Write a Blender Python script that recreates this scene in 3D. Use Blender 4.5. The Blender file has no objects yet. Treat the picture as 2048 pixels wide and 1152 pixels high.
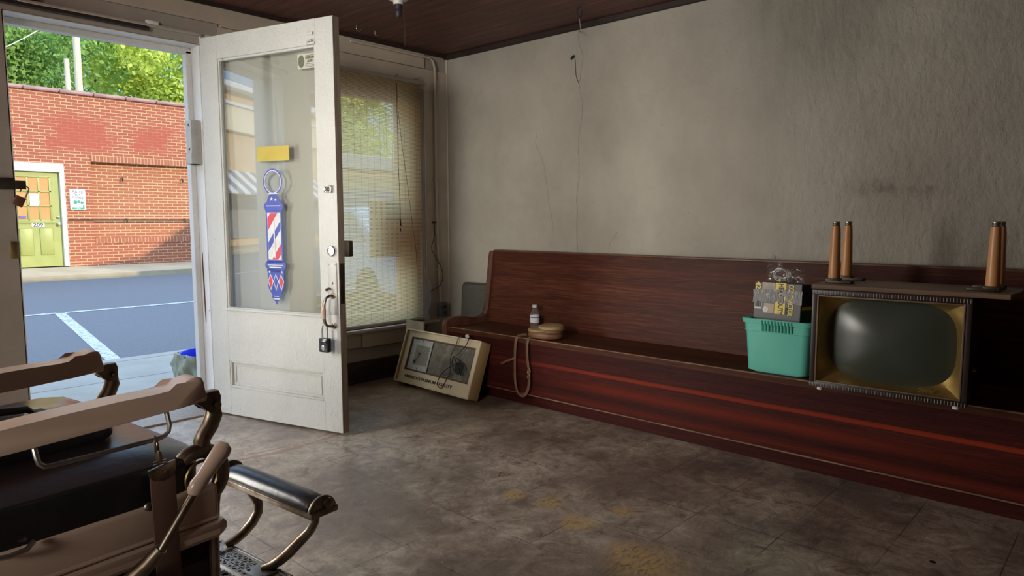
import bpy, bmesh, math, random
from mathutils import Vector, Matrix, Euler
random.seed(7)
S = bpy.context.scene
COL = S.collection
PI = math.pi

# ------------------------------------------------------------------ camera
CAM = Vector((0, 0, 1.1)); FPX = 1392.7
YAW, PITCH, ROLL = 0.826478, 0.0974849, 0.0021077
fwd = Vector((math.sin(YAW)*math.cos(PITCH), math.cos(YAW)*math.cos(PITCH), -math.sin(PITCH)))
rgt0 = Vector((math.cos(YAW), -math.sin(YAW), 0)); dn0 = fwd.cross(rgt0)
rgt = rgt0*math.cos(ROLL) + dn0*math.sin(ROLL)
dwn = dn0*math.cos(ROLL) - rgt0*math.sin(ROLL)
cd = bpy.data.cameras.new('camera'); cam = bpy.data.objects.new('camera', cd); COL.objects.link(cam)
cd.sensor_width = 36; cd.lens = FPX*36/2048; cd.clip_start = 0.02; cd.clip_end = 300
Mc = Matrix.Identity(4)
for i in range(3):
    Mc[i][0] = rgt[i]; Mc[i][1] = -dwn[i]; Mc[i][2] = -fwd[i]; Mc[i][3] = CAM[i]
cam.matrix_world = Mc
S.camera = cam

def at(px, py, axis, val):
    """point of the photograph's ray through (px, py) on the plane axis = val"""
    r = rgt*((px-1024)/FPX) + dwn*((py-576)/FPX) + fwd
    return CAM + r*((val-CAM[axis])/r[axis])

# ------------------------------------------------------------------ light
S.view_settings.view_transform = 'Standard'; S.view_settings.look = 'None'
S.view_settings.gamma = 1.0; S.view_settings.exposure = 0.0
S.view_settings.use_curve_mapping = False
W = bpy.data.worlds.new('sky'); S.world = W; W.use_nodes = True
nt = W.node_tree; nt.nodes.clear()
o = nt.nodes.new('ShaderNodeOutputWorld'); bg = nt.nodes.new('ShaderNodeBackground')
tc = nt.nodes.new('ShaderNodeTexCoord'); sx = nt.nodes.new('ShaderNodeSeparateXYZ')
cr = nt.nodes.new('ShaderNodeValToRGB')
cr.color_ramp.elements[0].position = 0.0; cr.color_ramp.elements[0].color = (0.68, 0.83, 1.0, 1)
cr.color_ramp.elements[1].position = 0.8; cr.color_ramp.elements[1].color = (0.52, 0.71, 1.0, 1)
e_ = cr.color_ramp.elements.new(0.28); e_.color = (0.36, 0.62, 1.0, 1)
nt.links.new(tc.outputs['Generated'], sx.inputs[0]); nt.links.new(sx.outputs['Z'], cr.inputs[0])
st_ = nt.nodes.new('ShaderNodeMapRange'); st_.inputs['From Min'].default_value = .30; st_.inputs['From Max'].default_value = .75
st_.inputs['To Min'].default_value = 1.2; st_.inputs['To Max'].default_value = 4.2
nt.links.new(sx.outputs['Z'], st_.inputs['Value']); nt.links.new(st_.outputs[0], bg.inputs[1])
nt.links.new(cr.outputs[0], bg.inputs[0])
nt.links.new(bg.outputs[0], o.inputs[0])

sd = bpy.data.lights.new('sun', 'SUN'); sd.energy = 3.9; sd.angle = math.radians(0.6); sd.color = (1.0, 0.86, 0.66)
sun = bpy.data.objects.new('sun', sd); COL.objects.link(sun)
SUND = Vector((-0.40, 1.0, -0.353)).normalized()
sun.rotation_euler = SUND.to_track_quat('-Z', 'Y').to_euler(); sun.location = (4, -6, 8)

def area(name, loc, direction, sx_, sy_, power, col, spread=180):
    l = bpy.data.lights.new(name, 'AREA'); l.shape = 'RECTANGLE'; l.size = sx_; l.size_y = sy_
    l.energy = power; l.color = col; l.spread = math.radians(spread)
    ob = bpy.data.objects.new(name, l); COL.objects.link(ob); ob.location = loc
    ob.rotation_euler = Vector(direction).to_track_quat('-Z', 'Y').to_euler(); return ob
# added fill lamp brightening the room at an assumed window left of the doorway, and an unseen fill lamp added to brighten the corner
area('assumed_window_fill', (-0.80, 3.86, 1.22), (0.26, -0.96, -0.12), 1.2, 1.5, 108, (1.0, 0.955, 0.87))
area('corner_fill', (-2.3, 0.9, 1.75), (5.86, 2.9, -0.70), 1.2, 1.1, 20, (1.0, 0.94, 0.86), 44)

# ------------------------------------------------------------------ helpers
def wm(ob):
    m = Matrix.LocRotScale(ob.location, ob.rotation_euler, None)
    return wm(ob.parent) @ m if ob.parent else m

class MB:
    def __init__(s): s.b = bmesh.new(); s.mi = 0
    def _new(s, f0):
        s.b.faces.ensure_lookup_table()
        for f in s.b.faces[f0:]: f.material_index = s.mi
    def box(s, a, c, bev=0.0, M=None, seg=2):
        f0 = len(s.b.faces)
        x0, y0, z0 = [min(a[i], c[i]) for i in range(3)]; x1, y1, z1 = [max(a[i], c[i]) for i in range(3)]
        vs = [s.b.verts.new((x, y, z)) for z in (z0, z1) for y in (y0, y1) for x in (x0, x1)]
        fs = [s.b.faces.new([vs[i] for i in q]) for q in ((0,2,3,1),(4,5,7,6),(0,1,5,4),(2,6,7,3),(0,4,6,2),(1,3,7,5))]
        if bev:
            es = list({e for f in fs for e in f.edges})
            r = bmesh.ops.bevel(s.b, geom=es, offset=bev, segments=seg, affect='EDGES', profile=0.5)
            vs = list({v for f in r['faces'] for v in f.verts} | {v for v in vs if v.is_valid})
        if M:
            for v in vs: v.co = M @ v.co
        s._new(f0); return s
    def prism(s, pts, vec, bev=0.0, seg=2):
        f0 = len(s.b.faces); vec = Vector(vec)
        A = [s.b.verts.new(p) for p in pts]; B = [s.b.verts.new(Vector(p)+vec) for p in pts]; n = len(pts)
        fa = s.b.faces.new(A[::-1]); fb = s.b.faces.new(B)
        for i in range(n): s.b.faces.new((A[i], A[(i+1) % n], B[(i+1) % n], B[i]))
        if bev:
            es = list(set(fa.edges) | set(fb.edges))
            bmesh.ops.bevel(s.b, geom=es, offset=bev, segments=seg, affect='EDGES', profile=0.5)
        s._new(f0); return s
    def tube(s, pts, r, seg=8, closed=False, flat=1.0, cap=True, up=None):
        f0 = len(s.b.faces); P = [Vector(p) for p in pts]; n = len(P)
        R = r if isinstance(r, (list, tuple)) else [r]*n
        T = []
        for i in range(n):
            if closed: t = P[(i+1) % n]-P[i-1]
            else: t = P[min(i+1, n-1)]-P[max(i-1, 0)]
            T.append(t.normalized())
        ref = Vector(up) if up else (Vector((0,0,1)) if abs(T[0].z) < .9 else Vector((1,0,0)))
        N = (ref - T[0]*ref.dot(T[0])).normalized(); rings = []
        for i in range(n):
            if up: N = (ref - T[i]*ref.dot(T[i])).normalized()
            else: N = (N - T[i]*N.dot(T[i])).normalized()
            Bn = T[i].cross(N)
            rings.append([s.b.verts.new(P[i]+N*(R[i]*math.cos(2*PI*k/seg))+Bn*(R[i]*flat*math.sin(2*PI*k/seg))) for k in range(seg)])
        for i in range(n if closed else n-1):
            a, b = rings[i], rings[(i+1) % n]
            for k in range(seg): s.b.faces.new((a[k], a[(k+1) % seg], b[(k+1) % seg], b[k]))
        if cap and not closed: s.b.faces.new(rings[0][::-1]); s.b.faces.new(rings[-1])
        s._new(f0); return s
    def lathe(s, prof, seg=24, M=None, cap=True):
        f0 = len(s.b.faces); rings = []
        for r, z in prof:
            rings.append([s.b.verts.new((r*math.cos(2*PI*k/seg), r*math.sin(2*PI*k/seg), z)) for k in range(seg)])
        for a, b in zip(rings, rings[1:]):
            for k in range(seg): s.b.faces.new((a[k], a[(k+1) % seg], b[(k+1) % seg], b[k]))
        if cap: s.b.faces.new(rings[0][::-1]); s.b.faces.new(rings[-1])
        if M:
            for R in rings:
                for v in R: v.co = M @ v.co
        s._new(f0); return s
    def cyl(s, p0, p1, r, seg=16): return s.tube([p0, p1], r, seg)
    def grid(s, fn, nu, nv, closeu=False):
        f0 = len(s.b.faces)
        V = [[s.b.verts.new(fn(i/(nu if closeu else nu-1), j/(nv-1))) for j in range(nv)] for i in range(nu)]
        for i in range(nu if closeu else nu-1):
            for j in range(nv-1):
                a = V[i]; b = V[(i+1) % nu]; s.b.faces.new((a[j], b[j], b[j+1], a[j+1]))
        s._new(f0); return s
    def poly(s, pts):
        f0 = len(s.b.faces); s.b.faces.new([s.b.verts.new(p) for p in pts]); s._new(f0); return s
    def build(s, name, mats, parent=None, smooth=35, world=False, solid=0, sub=0):
        bmesh.ops.recalc_face_normals(s.b, faces=s.b.faces)
        me = bpy.data.meshes.new(name); s.b.to_mesh(me); s.b.free()
        if not isinstance(mats, (list, tuple)): mats = [mats]
        for m in mats: me.materials.append(m)
        if parent is not None and world: me.transform(wm(parent).inverted())
        if smooth:
            for p in me.polygons: p.use_smooth = True
            me.set_sharp_from_angle(angle=math.radians(smooth))
        ob = bpy.data.objects.new(name, me); COL.objects.link(ob)
        if parent is not None: ob.parent = parent
        if solid:
            md = ob.modifiers.new('thickness', 'SOLIDIFY'); md.thickness = solid; md.offset = 0
        if sub:
            md = ob.modifiers.new('smooth', 'SUBSURF'); md.levels = sub; md.render_levels = sub
        return ob

def tag(ob, label, cat, group=None, kind=None):
    ob['label'] = label; ob['category'] = cat
    if group: ob['group'] = group
    if kind: ob['kind'] = kind
    return ob
def thing(name, label, cat, loc=(0,0,0), rz=0, group=None, kind=None):
    ob = bpy.data.objects.new(name, None); COL.objects.link(ob); ob.empty_display_size = .1
    ob.location = loc; ob.rotation_euler = (0, 0, rz); return tag(ob, label, cat, group, kind)
def struct(ob, label=None):
    ob['kind'] = 'structure'
    if label: ob['label'] = label
    return ob
def text(name, body, size, org, right, up, mat, parent=None, align='CENTER', ext=0.0006, fit=None, world=True, bold=0.0, shear=0.0):
    c = bpy.data.curves.new(name, 'FONT'); c.body = body; c.size = size; c.align_x = align; c.align_y = 'CENTER'
    c.extrude = ext; c.offset = bold; c.shear = shear
    t = bpy.data.objects.new(name, c); COL.objects.link(t)
    dg = bpy.context.evaluated_depsgraph_get(); dg.update()
    me = bpy.data.meshes.new_from_object(t.evaluated_get(dg)); bpy.data.objects.remove(t)
    me.name = name; me.materials.clear(); me.materials.append(mat)
    sxk = 1.0
    if fit:
        xs = [v.co.x for v in me.vertices]; sxk = fit/max(1e-6, max(xs)-min(xs))
    R = Vector(right).normalized(); U = Vector(up).normalized(); Nn = R.cross(U)
    O = Vector(org)
    for v in me.vertices: v.co = O + R*(v.co.x*sxk) + U*v.co.y + Nn*v.co.z
    if parent is not None and world: me.transform(wm(parent).inverted())
    ob = bpy.data.objects.new(name, me); COL.objects.link(ob)
    if parent is not None: ob.parent = parent
    return ob

# ------------------------------------------------------------------ materials
class NT:
    def __init__(s, name):
        s.m = bpy.data.materials.new(name); s.m.use_nodes = True; s.t = s.m.node_tree
        s.p = s.t.nodes['Principled BSDF']; s.out = s.t.nodes['Material Output']
        s.co = s.n('ShaderNodeTexCoord').outputs['Object']
    def n(s, ty, **kw):
        x = s.t.nodes.new(ty)
        for k, v in kw.items(): setattr(x, k, v)
        return x
    def l(s, a, b): s.t.links.new(a, b)
    def map(s, scale=(1,1,1), rot=(0,0,0), loc=(0,0,0)):
        x = s.n('ShaderNodeMapping'); x.inputs['Scale'].default_value = scale; x.inputs['Rotation'].default_value = rot
        x.inputs['Location'].default_value = loc; s.l(s.co, x.inputs[0]); return x.outputs[0]
    def noise(s, scale, detail=4, rough=.55, vec=None, dist=0):
        x = s.n('ShaderNodeTexNoise'); x.inputs['Scale'].default_value = scale; x.inputs['Detail'].default_value = detail
        x.inputs['Roughness'].default_value = rough; x.inputs['Distortion'].default_value = dist
        s.l(vec or s.co, x.inputs['Vector']); return x.outputs['Fac']
    def ramp(s, fac, stops, interp='LINEAR'):
        x = s.n('ShaderNodeValToRGB'); e = x.color_ramp.elements; x.color_ramp.interpolation = interp
        while len(e) > 1: e.remove(e[-1])
        for i, (p, c) in enumerate(stops):
            k = e[0] if i == 0 else e.new(p)
            k.position = p; k.color = (c[0], c[1], c[2], 1) if isinstance(c, (tuple, list)) else (c, c, c, 1)
        s.l(fac, x.inputs[0]); return x.outputs[0]
    def mix(s, fac, a, b, mode='MIX'):
        x = s.n('ShaderNodeMix', data_type='RGBA', blend_type=mode)
        for v, i in ((fac, 0), (a, 6), (b, 7)):
            if isinstance(v, (int, float)): x.inputs[i].default_value = v
            elif isinstance(v, (tuple, list)): x.inputs[i].default_value = (*v[:3], 1)
            else: s.l(v, x.inputs[i])
        return x.outputs[2]
    def math(s, op, a, b=None, clamp=False):
        x = s.n('ShaderNodeMath', operation=op, use_clamp=clamp)
        for i, v in enumerate((a, b)):
            if v is None: continue
            if isinstance(v, (int, float)): x.inputs[i].default_value = v
            else: s.l(v, x.inputs[i])
        return x.outputs[0]
    def sep(s, vec=None):
        x = s.n('ShaderNodeSeparateXYZ'); s.l(vec or s.co, x.inputs[0]); return x.outputs
    def bump(s, h, strength=.3, dist=.01):
        x = s.n('ShaderNodeBump'); x.inputs['Strength'].default_value = strength; x.inputs['Distance'].default_value = dist
        prev = s.p.inputs['Normal'].links
        if prev: s.l(prev[0].from_socket, x.inputs['Normal'])
        s.l(h, x.inputs['Height']); s.l(x.outputs[0], s.p.inputs['Normal'])
    def set(s, col=None, rough=None, metal=None, spec=None, **kw):
        for k, v in (('Base Color', col), ('Roughness', rough), ('Metallic', metal), ('Specular IOR Level', spec)):
            if v is None: continue
            if isinstance(v, (int, float)): s.p.inputs[k].default_value = v
            elif isinstance(v, (tuple, list)): s.p.inputs[k].default_value = (*v[:3], 1)
            else: s.l(v, s.p.inputs[k])
        for k, v in kw.items(): s.p.inputs[k.replace('_', ' ')].default_value = v
        return s.m

def simple(name, c1, c2=None, scale=12, rough=.5, metal=0, bump=0, bscale=60, stretch=(1,1,1), spec=.5, dist=.004, lo=.35, hi=.65, **kw):
    k = NT(name); c2 = c2 or tuple(x*.8 for x in c1)
    v = k.map(stretch); f = k.noise(scale, 5, .6, v)
    col = k.ramp(f, [(lo, c1), (hi, c2)])
    if bump: k.bump(k.noise(bscale, 4, .6, v), bump, dist)
    return k.set(col, rough, metal, spec, **kw)

M = {}
# interior plaster
k = NT('plaster_white'); v = k.map((1, 1, .55))
n1 = k.noise(1.3, 5, .6); n2 = k.noise(5, 6, .65, v); n3 = k.noise(38, 5, .6, v)
c = k.ramp(n1, [(.35, (.46, .43, .37)), (.65, (.345, .32, .272))])
c = k.mix(k.ramp(n2, [(.52, 0), (.75, .35)]), c, (.34, .31, .25))
c = k.mix(k.ramp(k.noise(90, 3, .5), [(.72, 0), (.76, .6)]), c, (.2, .17, .13))
gx = k.n('ShaderNodeNewGeometry').outputs['Position']; sp = k.sep(gx)
def boxmask(k, s_, a0, a1, soft, axis):
    u = k.math('SUBTRACT', s_[axis], (a0+a1)/2); u = k.math('ABSOLUTE', u)
    u = k.math('SUBTRACT', (a1-a0)/2, u); return k.math('DIVIDE', u, soft, True)
st = k.math('MULTIPLY', boxmask(k, sp, .62, 1.12, .16, 1), boxmask(k, sp, 1.19, 1.30, .05, 2))
st = k.math('MULTIPLY', st, k.ramp(k.noise(9, 5, .7), [(.42, 0), (.62, .8)]))
c = k.mix(st, c, (.16, .12, .09))
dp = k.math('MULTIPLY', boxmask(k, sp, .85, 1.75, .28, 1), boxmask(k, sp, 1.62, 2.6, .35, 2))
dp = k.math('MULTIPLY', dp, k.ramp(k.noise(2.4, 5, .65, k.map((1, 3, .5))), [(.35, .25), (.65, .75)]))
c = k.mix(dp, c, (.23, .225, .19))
k.bump(n3, .6, .011); k.bump(k.noise(9, 5, .6, k.map((1, 1, .8))), .45, .03); k.bump(k.noise(85, 4, .6), .3, .006)
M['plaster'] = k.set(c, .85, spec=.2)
# painted front-wall boards, cream / grey
M['cream_paint'] = simple('cream_wall_paint', (.60, .52, .42), (.50, .44, .355), 4, .6, bump=.15, bscale=35)
M['grey_paint'] = simple('grey_wall_paint', (.46, .41, .35), (.38, .35, .30), 4, .6, bump=.1)
M['crack'] = simple('plaster_crack', (.17, .15, .12), rough=.9)
M['groove'] = simple('board_groove', (.10, .08, .06), rough=.8)
M['brown_base'] = simple('brown_baseboard', (.06, .035, .03), (.035, .02, .018), 9, .5, stretch=(.3,.3,3))
# chipped white door paint
def chipped(name, a_, b_):
  k = NT(name); v = k.map((1, 1, .5))
  ch = k.noise(26, 8, .7, v)
  c = k.ramp(k.noise(3, 4), [(.35, a_), (.7, b_)])
  c = k.mix(k.ramp(ch, [(.67, 0), (.70, .85)]), c, (.20, .16, .12))
  k.bump(k.noise(70, 6, .65, v), .8, .012); k.bump(ch, .6, .012)
  return k.set(c, .5)
M['door_paint'] = chipped('chipped_white_paint', (.64, .65, .62), (.57, .58, .55))
M['jamb_paint_brightened'] = chipped('chipped_paint_brightened', (.88, .87, .84), (.80, .79, .76))  # the door's white paint again, colour brightened for light missing on the jambs
M['old_wood_edge'] = simple('bare_door_edge', (.38, .31, .25), (.26, .20, .15), 10, .6, stretch=(6, 6, .6), bump=.2)
# ceiling
k = NT('dark_red_ceiling_boards'); s_ = k.sep()
f = k.noise(3, 6, .65, k.map((9, .8, 1)))
c = k.ramp(f, [(.3, (.075, .026, .021)), (.55, (.135, .046, .038)), (.72, (.23, .085, .066))])
gr = k.math('PINGPONG', s_[0], .045); gm = k.math('LESS_THAN', gr, .0022)
c = k.mix(gm, c, (.02, .01, .008)); k.bump(k.math('SUBTRACT', 1, gm), .6, .01); k.bump(f, .15, .01)
M['ceiling'] = k.set(c, .55)
M['dark_panel'] = simple('dark_brown_panelling', (.10, .07, .055), (.07, .045, .035), 3, .6, stretch=(6, 6, .3))
M['dark_trim'] = simple('blackened_trim', (.030, .018, .014), rough=.7)
# floor
k = NT('worn_vinyl_floor'); s_ = k.sep()
n1 = k.noise(1.6, 6, .65); n2 = k.noise(11, 10, .82, None, .9); n3 = k.noise(30, 6, .7, k.map((1, 4, 1), (0, 0, .5)), 1.2)
c = k.ramp(n2, [(.34, (.10, .062, .048)), (.43, (.34, .265, .20)), (.55, (.54, .45, .35)), (.68, (.78, .69, .57))])
fine = k.noise(75, 6, .8, k.map((1, 1.8, 1), (0, 0, .7)))
c = k.mix(k.ramp(fine, [(.56, 0), (.66, .55)]), c, (.15, .10, .08))
c = k.mix(k.ramp(fine, [(.30, .5), (.40, 0)]), c, (.82, .74, .62))
c = k.mix(k.ramp(n1, [(.40, .75), (.62, 0)]), c, (.11, .075, .062))
c = k.mix(k.ramp(n3, [(.64, 0), (.68, .6)]), c, (.80, .70, .57))
c = k.mix(k.ramp(k.noise(7, 7, .75, k.map((4, 1, 1), (0, 0, -.35)), 1.0), [(.67, 0), (.72, .6)]), c, (.055, .035, .03))
def seam(ax, p, w, off): 
    q = k.math('PINGPONG', k.math('ADD', s_[ax], off), p/2); return k.math('LESS_THAN', q, w)
sm = k.math('MAXIMUM', seam(0, .3048, .0022, .11), seam(1, .3048, .0022, .02))
sm = k.math('MULTIPLY', sm, k.ramp(k.noise(5, 3), [(.42, .1), (.6, .8)]))
c = k.mix(sm, c, (.07, .05, .04))
# patches of exposed yellow backing
yb = None
for (px, py, rr_) in ((1290, 1128, .16), (1255, 1105, .10), (1100, 1005, .07), (1155, 1045, .09), (1245, 1022, .06), (1030, 990, .06)):
    q_ = at(px, py, 2, 0); ax = k.math('SUBTRACT', s_[0], q_.x); ay = k.math('SUBTRACT', s_[1], q_.y)
    d_ = k.math('SQRT', k.math('ADD', k.math('MULTIPLY', ax, ax), k.math('MULTIPLY', ay, ay)))
    b_ = k.math('SUBTRACT', 1, k.math('DIVIDE', d_, rr_), True); yb = b_ if yb is None else k.math('MAXIMUM', yb, b_)
yb = k.math('MULTIPLY', k.math('MULTIPLY', yb, 1.6, True), k.ramp(k.noise(26, 6, .75, k.map((1, 3.5, 1), (0, 0, .55)), .6), [(.44, 0), (.52, .85)]))
c = k.mix(yb, c, (.62, .40, .13))
ye = k.math('MULTIPLY', k.ramp(k.noise(14, 6, .75, k.map((1, 2.6, 1), (0, 0, .9)), .8), [(.60, 0), (.66, .6)]),
            k.ramp(k.noise(1.1, 2, .5, k.map((1, 1, 1), (0, 0, 0), (3.2, 1.3, 0))), [(.47, 0), (.55, 1)]))
c = k.mix(ye, c, (.55, .34, .10))
hx = k.math('SUBTRACT', s_[0], 1.72); hy = k.math('SUBTRACT', s_[1], 3.90)
hr = k.math('SQRT', k.math('ADD', k.math('MULTIPLY', hx, hx), k.math('MULTIPLY', hy, hy)))
sc1 = k.math('MAXIMUM', k.math('LESS_THAN', k.math('ABSOLUTE', k.math('SUBTRACT', hr, .90)), .016), k.math('LESS_THAN', k.math('ABSOLUTE', k.math('SUBTRACT', hr, .845)), .007))
sc1 = k.math('MULTIPLY', k.math('MULTIPLY', sc1, k.ramp(k.noise(4, 5, .7), [(.42, .1), (.55, .75)])), k.math('GREATER_THAN', k.math('SUBTRACT', 1.72, s_[0]), -.28))
c = k.mix(sc1, c, (.26, .15, .10))
# scattered holes
vo = k.n('ShaderNodeTexVoronoi'); vo.inputs['Scale'].default_value = 2.3; k.l(k.co, vo.inputs['Vector'])
c = k.mix(k.math('LESS_THAN', vo.outputs['Distance'], .035), c, (.03, .02, .015))
ro = k.ramp(n2, [(.3, .27), (.7, .42)])
k.bump(n2, .12, .006); k.bump(n3, .10, .004); k.bump(k.math('SUBTRACT', 1, sm), .3, .003)
M['floor'] = k.set(c, ro, spec=.75)
# bench wood, boards along y, colour by height
def wood(name, lo, mid, hi, plank_axis=2, pitch=.055, stripes=False, rough=.45):
    k = NT(name); s_ = k.sep(gpos(k))
    g = k.noise(6, 7, .62, k.map((22, .8, 22)), .3)
    c = k.ramp(g, [(.28, lo), (.52, mid), (.76, hi)])
    q = k.math('FLOOR', k.math('DIVIDE', s_[plank_axis], pitch))
    wn = k.n('ShaderNodeTexWhiteNoise', noise_dimensions='1D'); k.l(q, wn.inputs['W'])
    c = k.mix(k.math('MULTIPLY', wn.outputs['Value'], .45), c, tuple(x*.45 for x in lo))
    if stripes:
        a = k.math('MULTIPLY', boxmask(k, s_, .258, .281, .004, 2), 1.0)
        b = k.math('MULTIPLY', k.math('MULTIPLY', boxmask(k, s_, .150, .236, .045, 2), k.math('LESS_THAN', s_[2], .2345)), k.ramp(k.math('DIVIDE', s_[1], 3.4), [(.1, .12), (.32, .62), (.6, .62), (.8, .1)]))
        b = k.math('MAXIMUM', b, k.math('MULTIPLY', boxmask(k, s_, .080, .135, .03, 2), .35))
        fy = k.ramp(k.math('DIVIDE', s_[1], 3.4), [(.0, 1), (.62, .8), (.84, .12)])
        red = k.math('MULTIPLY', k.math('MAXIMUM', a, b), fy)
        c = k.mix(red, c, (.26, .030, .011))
    fr = k.math('PINGPONG', s_[plank_axis], pitch/2); ln = k.math('LESS_THAN', fr, .0007)
    c = k.mix(k.math('MULTIPLY', ln, .5), c, (.015, .006, .004))
    c = k.mix(k.ramp(k.noise(60, 3, .5), [(.77, 0), (.79, .55)]), c, (.45, .28, .2))
    k.bump(g, .12, .004); k.bump(k.math('SUBTRACT', 1, ln), .2, .003)
    return k.set(c, rough, spec=.13)
def gpos(k): return k.n('ShaderNodeNewGeometry').outputs['Position']
M['pew_back'] = wood('pew_back_wood', (.042, .012, .008), (.100, .028, .015), (.18, .062, .030))
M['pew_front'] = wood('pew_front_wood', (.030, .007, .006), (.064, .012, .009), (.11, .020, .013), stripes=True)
M['pew_seat'] = wood('pew_seat_wood', (.050, .018, .010), (.10, .036, .018), (.17, .068, .034), plank_axis=0)
M['pew_end'] = simple('pew_end_wood', (.13, .055, .032), (.075, .028, .017), 8, .4, stretch=(2, 2, .6), bump=.1)
M['worn_edge'] = simple('worn_wood_edge', (.30, .17, .09), (.12, .05, .03), 18, .6)
# brick
def brick(name, c1, c2, mort, soldier=False, ghost=False):
    k = NT(name); s_ = k.sep(gpos(k)); cb = k.n('ShaderNodeCombineXYZ')
    if soldier: k.l(s_[2], cb.inputs[0]); k.l(s_[0], cb.inputs[1])
    else: k.l(s_[0], cb.inputs[0]); k.l(s_[2], cb.inputs[1])
    b = k.n('ShaderNodeTexBrick'); k.l(cb.outputs[0], b.inputs['Vector'])
    b.inputs['Color1'].default_value = (*c1, 1); b.inputs['Color2'].default_value = (*c2, 1); b.inputs['Mortar'].default_value = (*mort, 1)
    b.inputs['Scale'].default_value = 1; b.inputs['Mortar Size'].default_value = .0075; b.inputs['Mortar Smooth'].default_value = .2
    b.inputs['Brick Width'].default_value = .30 if soldier else .215; b.inputs['Row Height'].default_value = .0717 if soldier else .0685
    b.inputs['Bias'].default_value = -.2
    c = b.outputs['Color']
    c = k.mix(k.ramp(k.noise(2.2, 5, .6, gpos(k)), [(.35, 0), (.7, .35)]), c, (.44, .155, .095))
    if ghost:
        wob = k.math('MULTIPLY', k.math('SUBTRACT', k.noise(2.6, 6, .75, gpos(k)), .5), 2.2)
        xx = k.math('ADD', s_[0], wob); zz = k.math('ADD', s_[2], k.math('MULTIPLY', wob, .5))
        so = [xx, None, zz]
        g = None
        for (a0, a1, z0, z1) in ((4.25, 5.72, 2.50, 3.46), (5.84, 7.05, 2.55, 3.32), (3.0, 3.85, 2.35, 3.3)):
            q = k.math('MULTIPLY', boxmask(k, so, a0, a1, .30, 0), boxmask(k, so, z0, z1, .25, 2))
            g = q if g is None else k.math('MAXIMUM', g, q)
        c = k.mix(k.math('MULTIPLY', g, .85), c, (.39, .095, .062))
    k.bump(k.math('SUBTRACT', 1, b.outputs['Fac']), .5, .01)
    return k.set(c, .85, spec=.2)
M['brick'] = brick('red_brick', (.36, .112, .062), (.31, .088, .050), (.60, .43, .24), ghost=True)
M['brick_panel'] = brick('orange_brick_panel', (.39, .145, .070), (.33, .112, .056), (.64, .47, .27))
M['brick_soldier'] = brick('soldier_brick', (.37, .14, .075), (.33, .11, .06), (.58, .38, .23), soldier=True)
M['coping'] = simple('terracotta_coping', (.34, .19, .175), (.27, .13, .115), 5, .45)
M['asphalt'] = simple('asphalt', (.20, .225, .29), (.30, .33, .40), 45, .9, bump=.5, bscale=120, lo=.3, hi=.7)
k = NT('asphalt_road')
c = k.ramp(k.noise(60, 6, .8), [(.3, (.075, .077, .084)), (.7, (.165, .17, .18))])
c = k.mix(k.ramp(k.noise(1.1, 6, .65), [(.40, 0), (.62, .5)]), c, (.12, .124, .135))
c = k.mix(k.ramp(k.noise(2.3, 5, .7, k.map((.4, 2, 1))), [(.66, 0), (.70, .6)]), c, (.06, .063, .07))
k.bump(k.noise(110, 4, .7), .5, .01); M['asphalt'] = k.set(c, .9)
k = NT('road_paint'); c = k.ramp(k.noise(24, 6, .75), [(.40, (.17, .175, .18)), (.50, (.46, .47, .47))])
M['road_paint'] = k.set(c, .8)
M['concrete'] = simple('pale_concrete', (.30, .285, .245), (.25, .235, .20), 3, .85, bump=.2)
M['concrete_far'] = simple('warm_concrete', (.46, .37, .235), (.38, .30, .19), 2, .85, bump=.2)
M['joint'] = simple('sidewalk_joint', (.20, .19, .18), rough=.9)
M['green_door'] = simple('lime_green_paint', (.36, .375, .105), (.31, .335, .09), 4, .45)
M['ply'] = simple('orange_plywood', (.62, .29, .09), (.55, .25, .08), 3, .6)
M['white_trim'] = simple('white_trim_paint', (.82, .80, .78), (.76, .74, .72), 5, .5)
M['paper'] = simple('white_paper', (.82, .82, .80), (.78, .78, .76), 5, .7)
M['blue_sticker'] = simple('blue_sticker', (.10, .16, .50), rough=.4)
M['sign_green'] = simple('sign_green', (.05, .33, .20), rough=.5)
M['ink'] = simple('black_ink', (.03, .03, .035), rough=.5)
M['chrome'] = simple('chrome', (.72, .71, .68), (.5, .48, .45), 14, .25, 1.0)
M['steel'] = simple('dull_steel', (.42, .41, .39), (.30, .28, .25), 22, .42, 1.0)
M['nickel_worn'] = simple('worn_nickel', (.34, .29, .23), (.16, .11, .07), 16, .38, 1.0, bump=.1)
M['iron'] = simple('black_iron', (.03, .027, .025), (.07, .05, .035), 14, .45, .5, bump=.15)
M['brass_old'] = simple('old_brass', (.42, .31, .14), (.25, .18, .08), 12, .4, 1.0)
M['porcelain'] = simple('beige_porcelain', (.56, .41, .315), (.49, .355, .27), 5, .28, spec=.55)
M['black_leather'] = simple('black_leather', (.011, .011, .013), (.017, .017, .02), 10, .29, bump=.25, bscale=28, spec=.55)
M['black_vinyl'] = simple('black_vinyl', (.018, .022, .028), (.026, .03, .036), 10, .2, spec=.6)
M['brown_leather'] = simple('brown_leather', (.20, .105, .06), (.13, .065, .038), 8, .5, bump=.1)
M['strop'] = simple('strop_leather', (.14, .075, .055), (.10, .05, .038), 6, .55, stretch=(1, 1, .3))
M['dark_wood'] = simple('dark_cabinet_wood', (.030, .016, .013), (.018, .010, .008), 8, .4, stretch=(1, .4, 1))
M['board_wood'] = simple('brown_board_veneer', (.20, .12, .075), (.13, .075, .045), 8, .5, stretch=(1, .3, 1))
M['leg_wood'] = simple('orange_turned_wood', (.60, .29, .11), (.48, .21, .075), 10, .4, stretch=(3, 3, .5))
M['gold'] = simple('gold_bezel', (.60, .41, .14), (.50, .33, .10), 6, .38, .85)
M['crt'] = simple('crt_glass', (.052, .062, .048), (.046, .054, .044), 3, .30, spec=.5)
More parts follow.
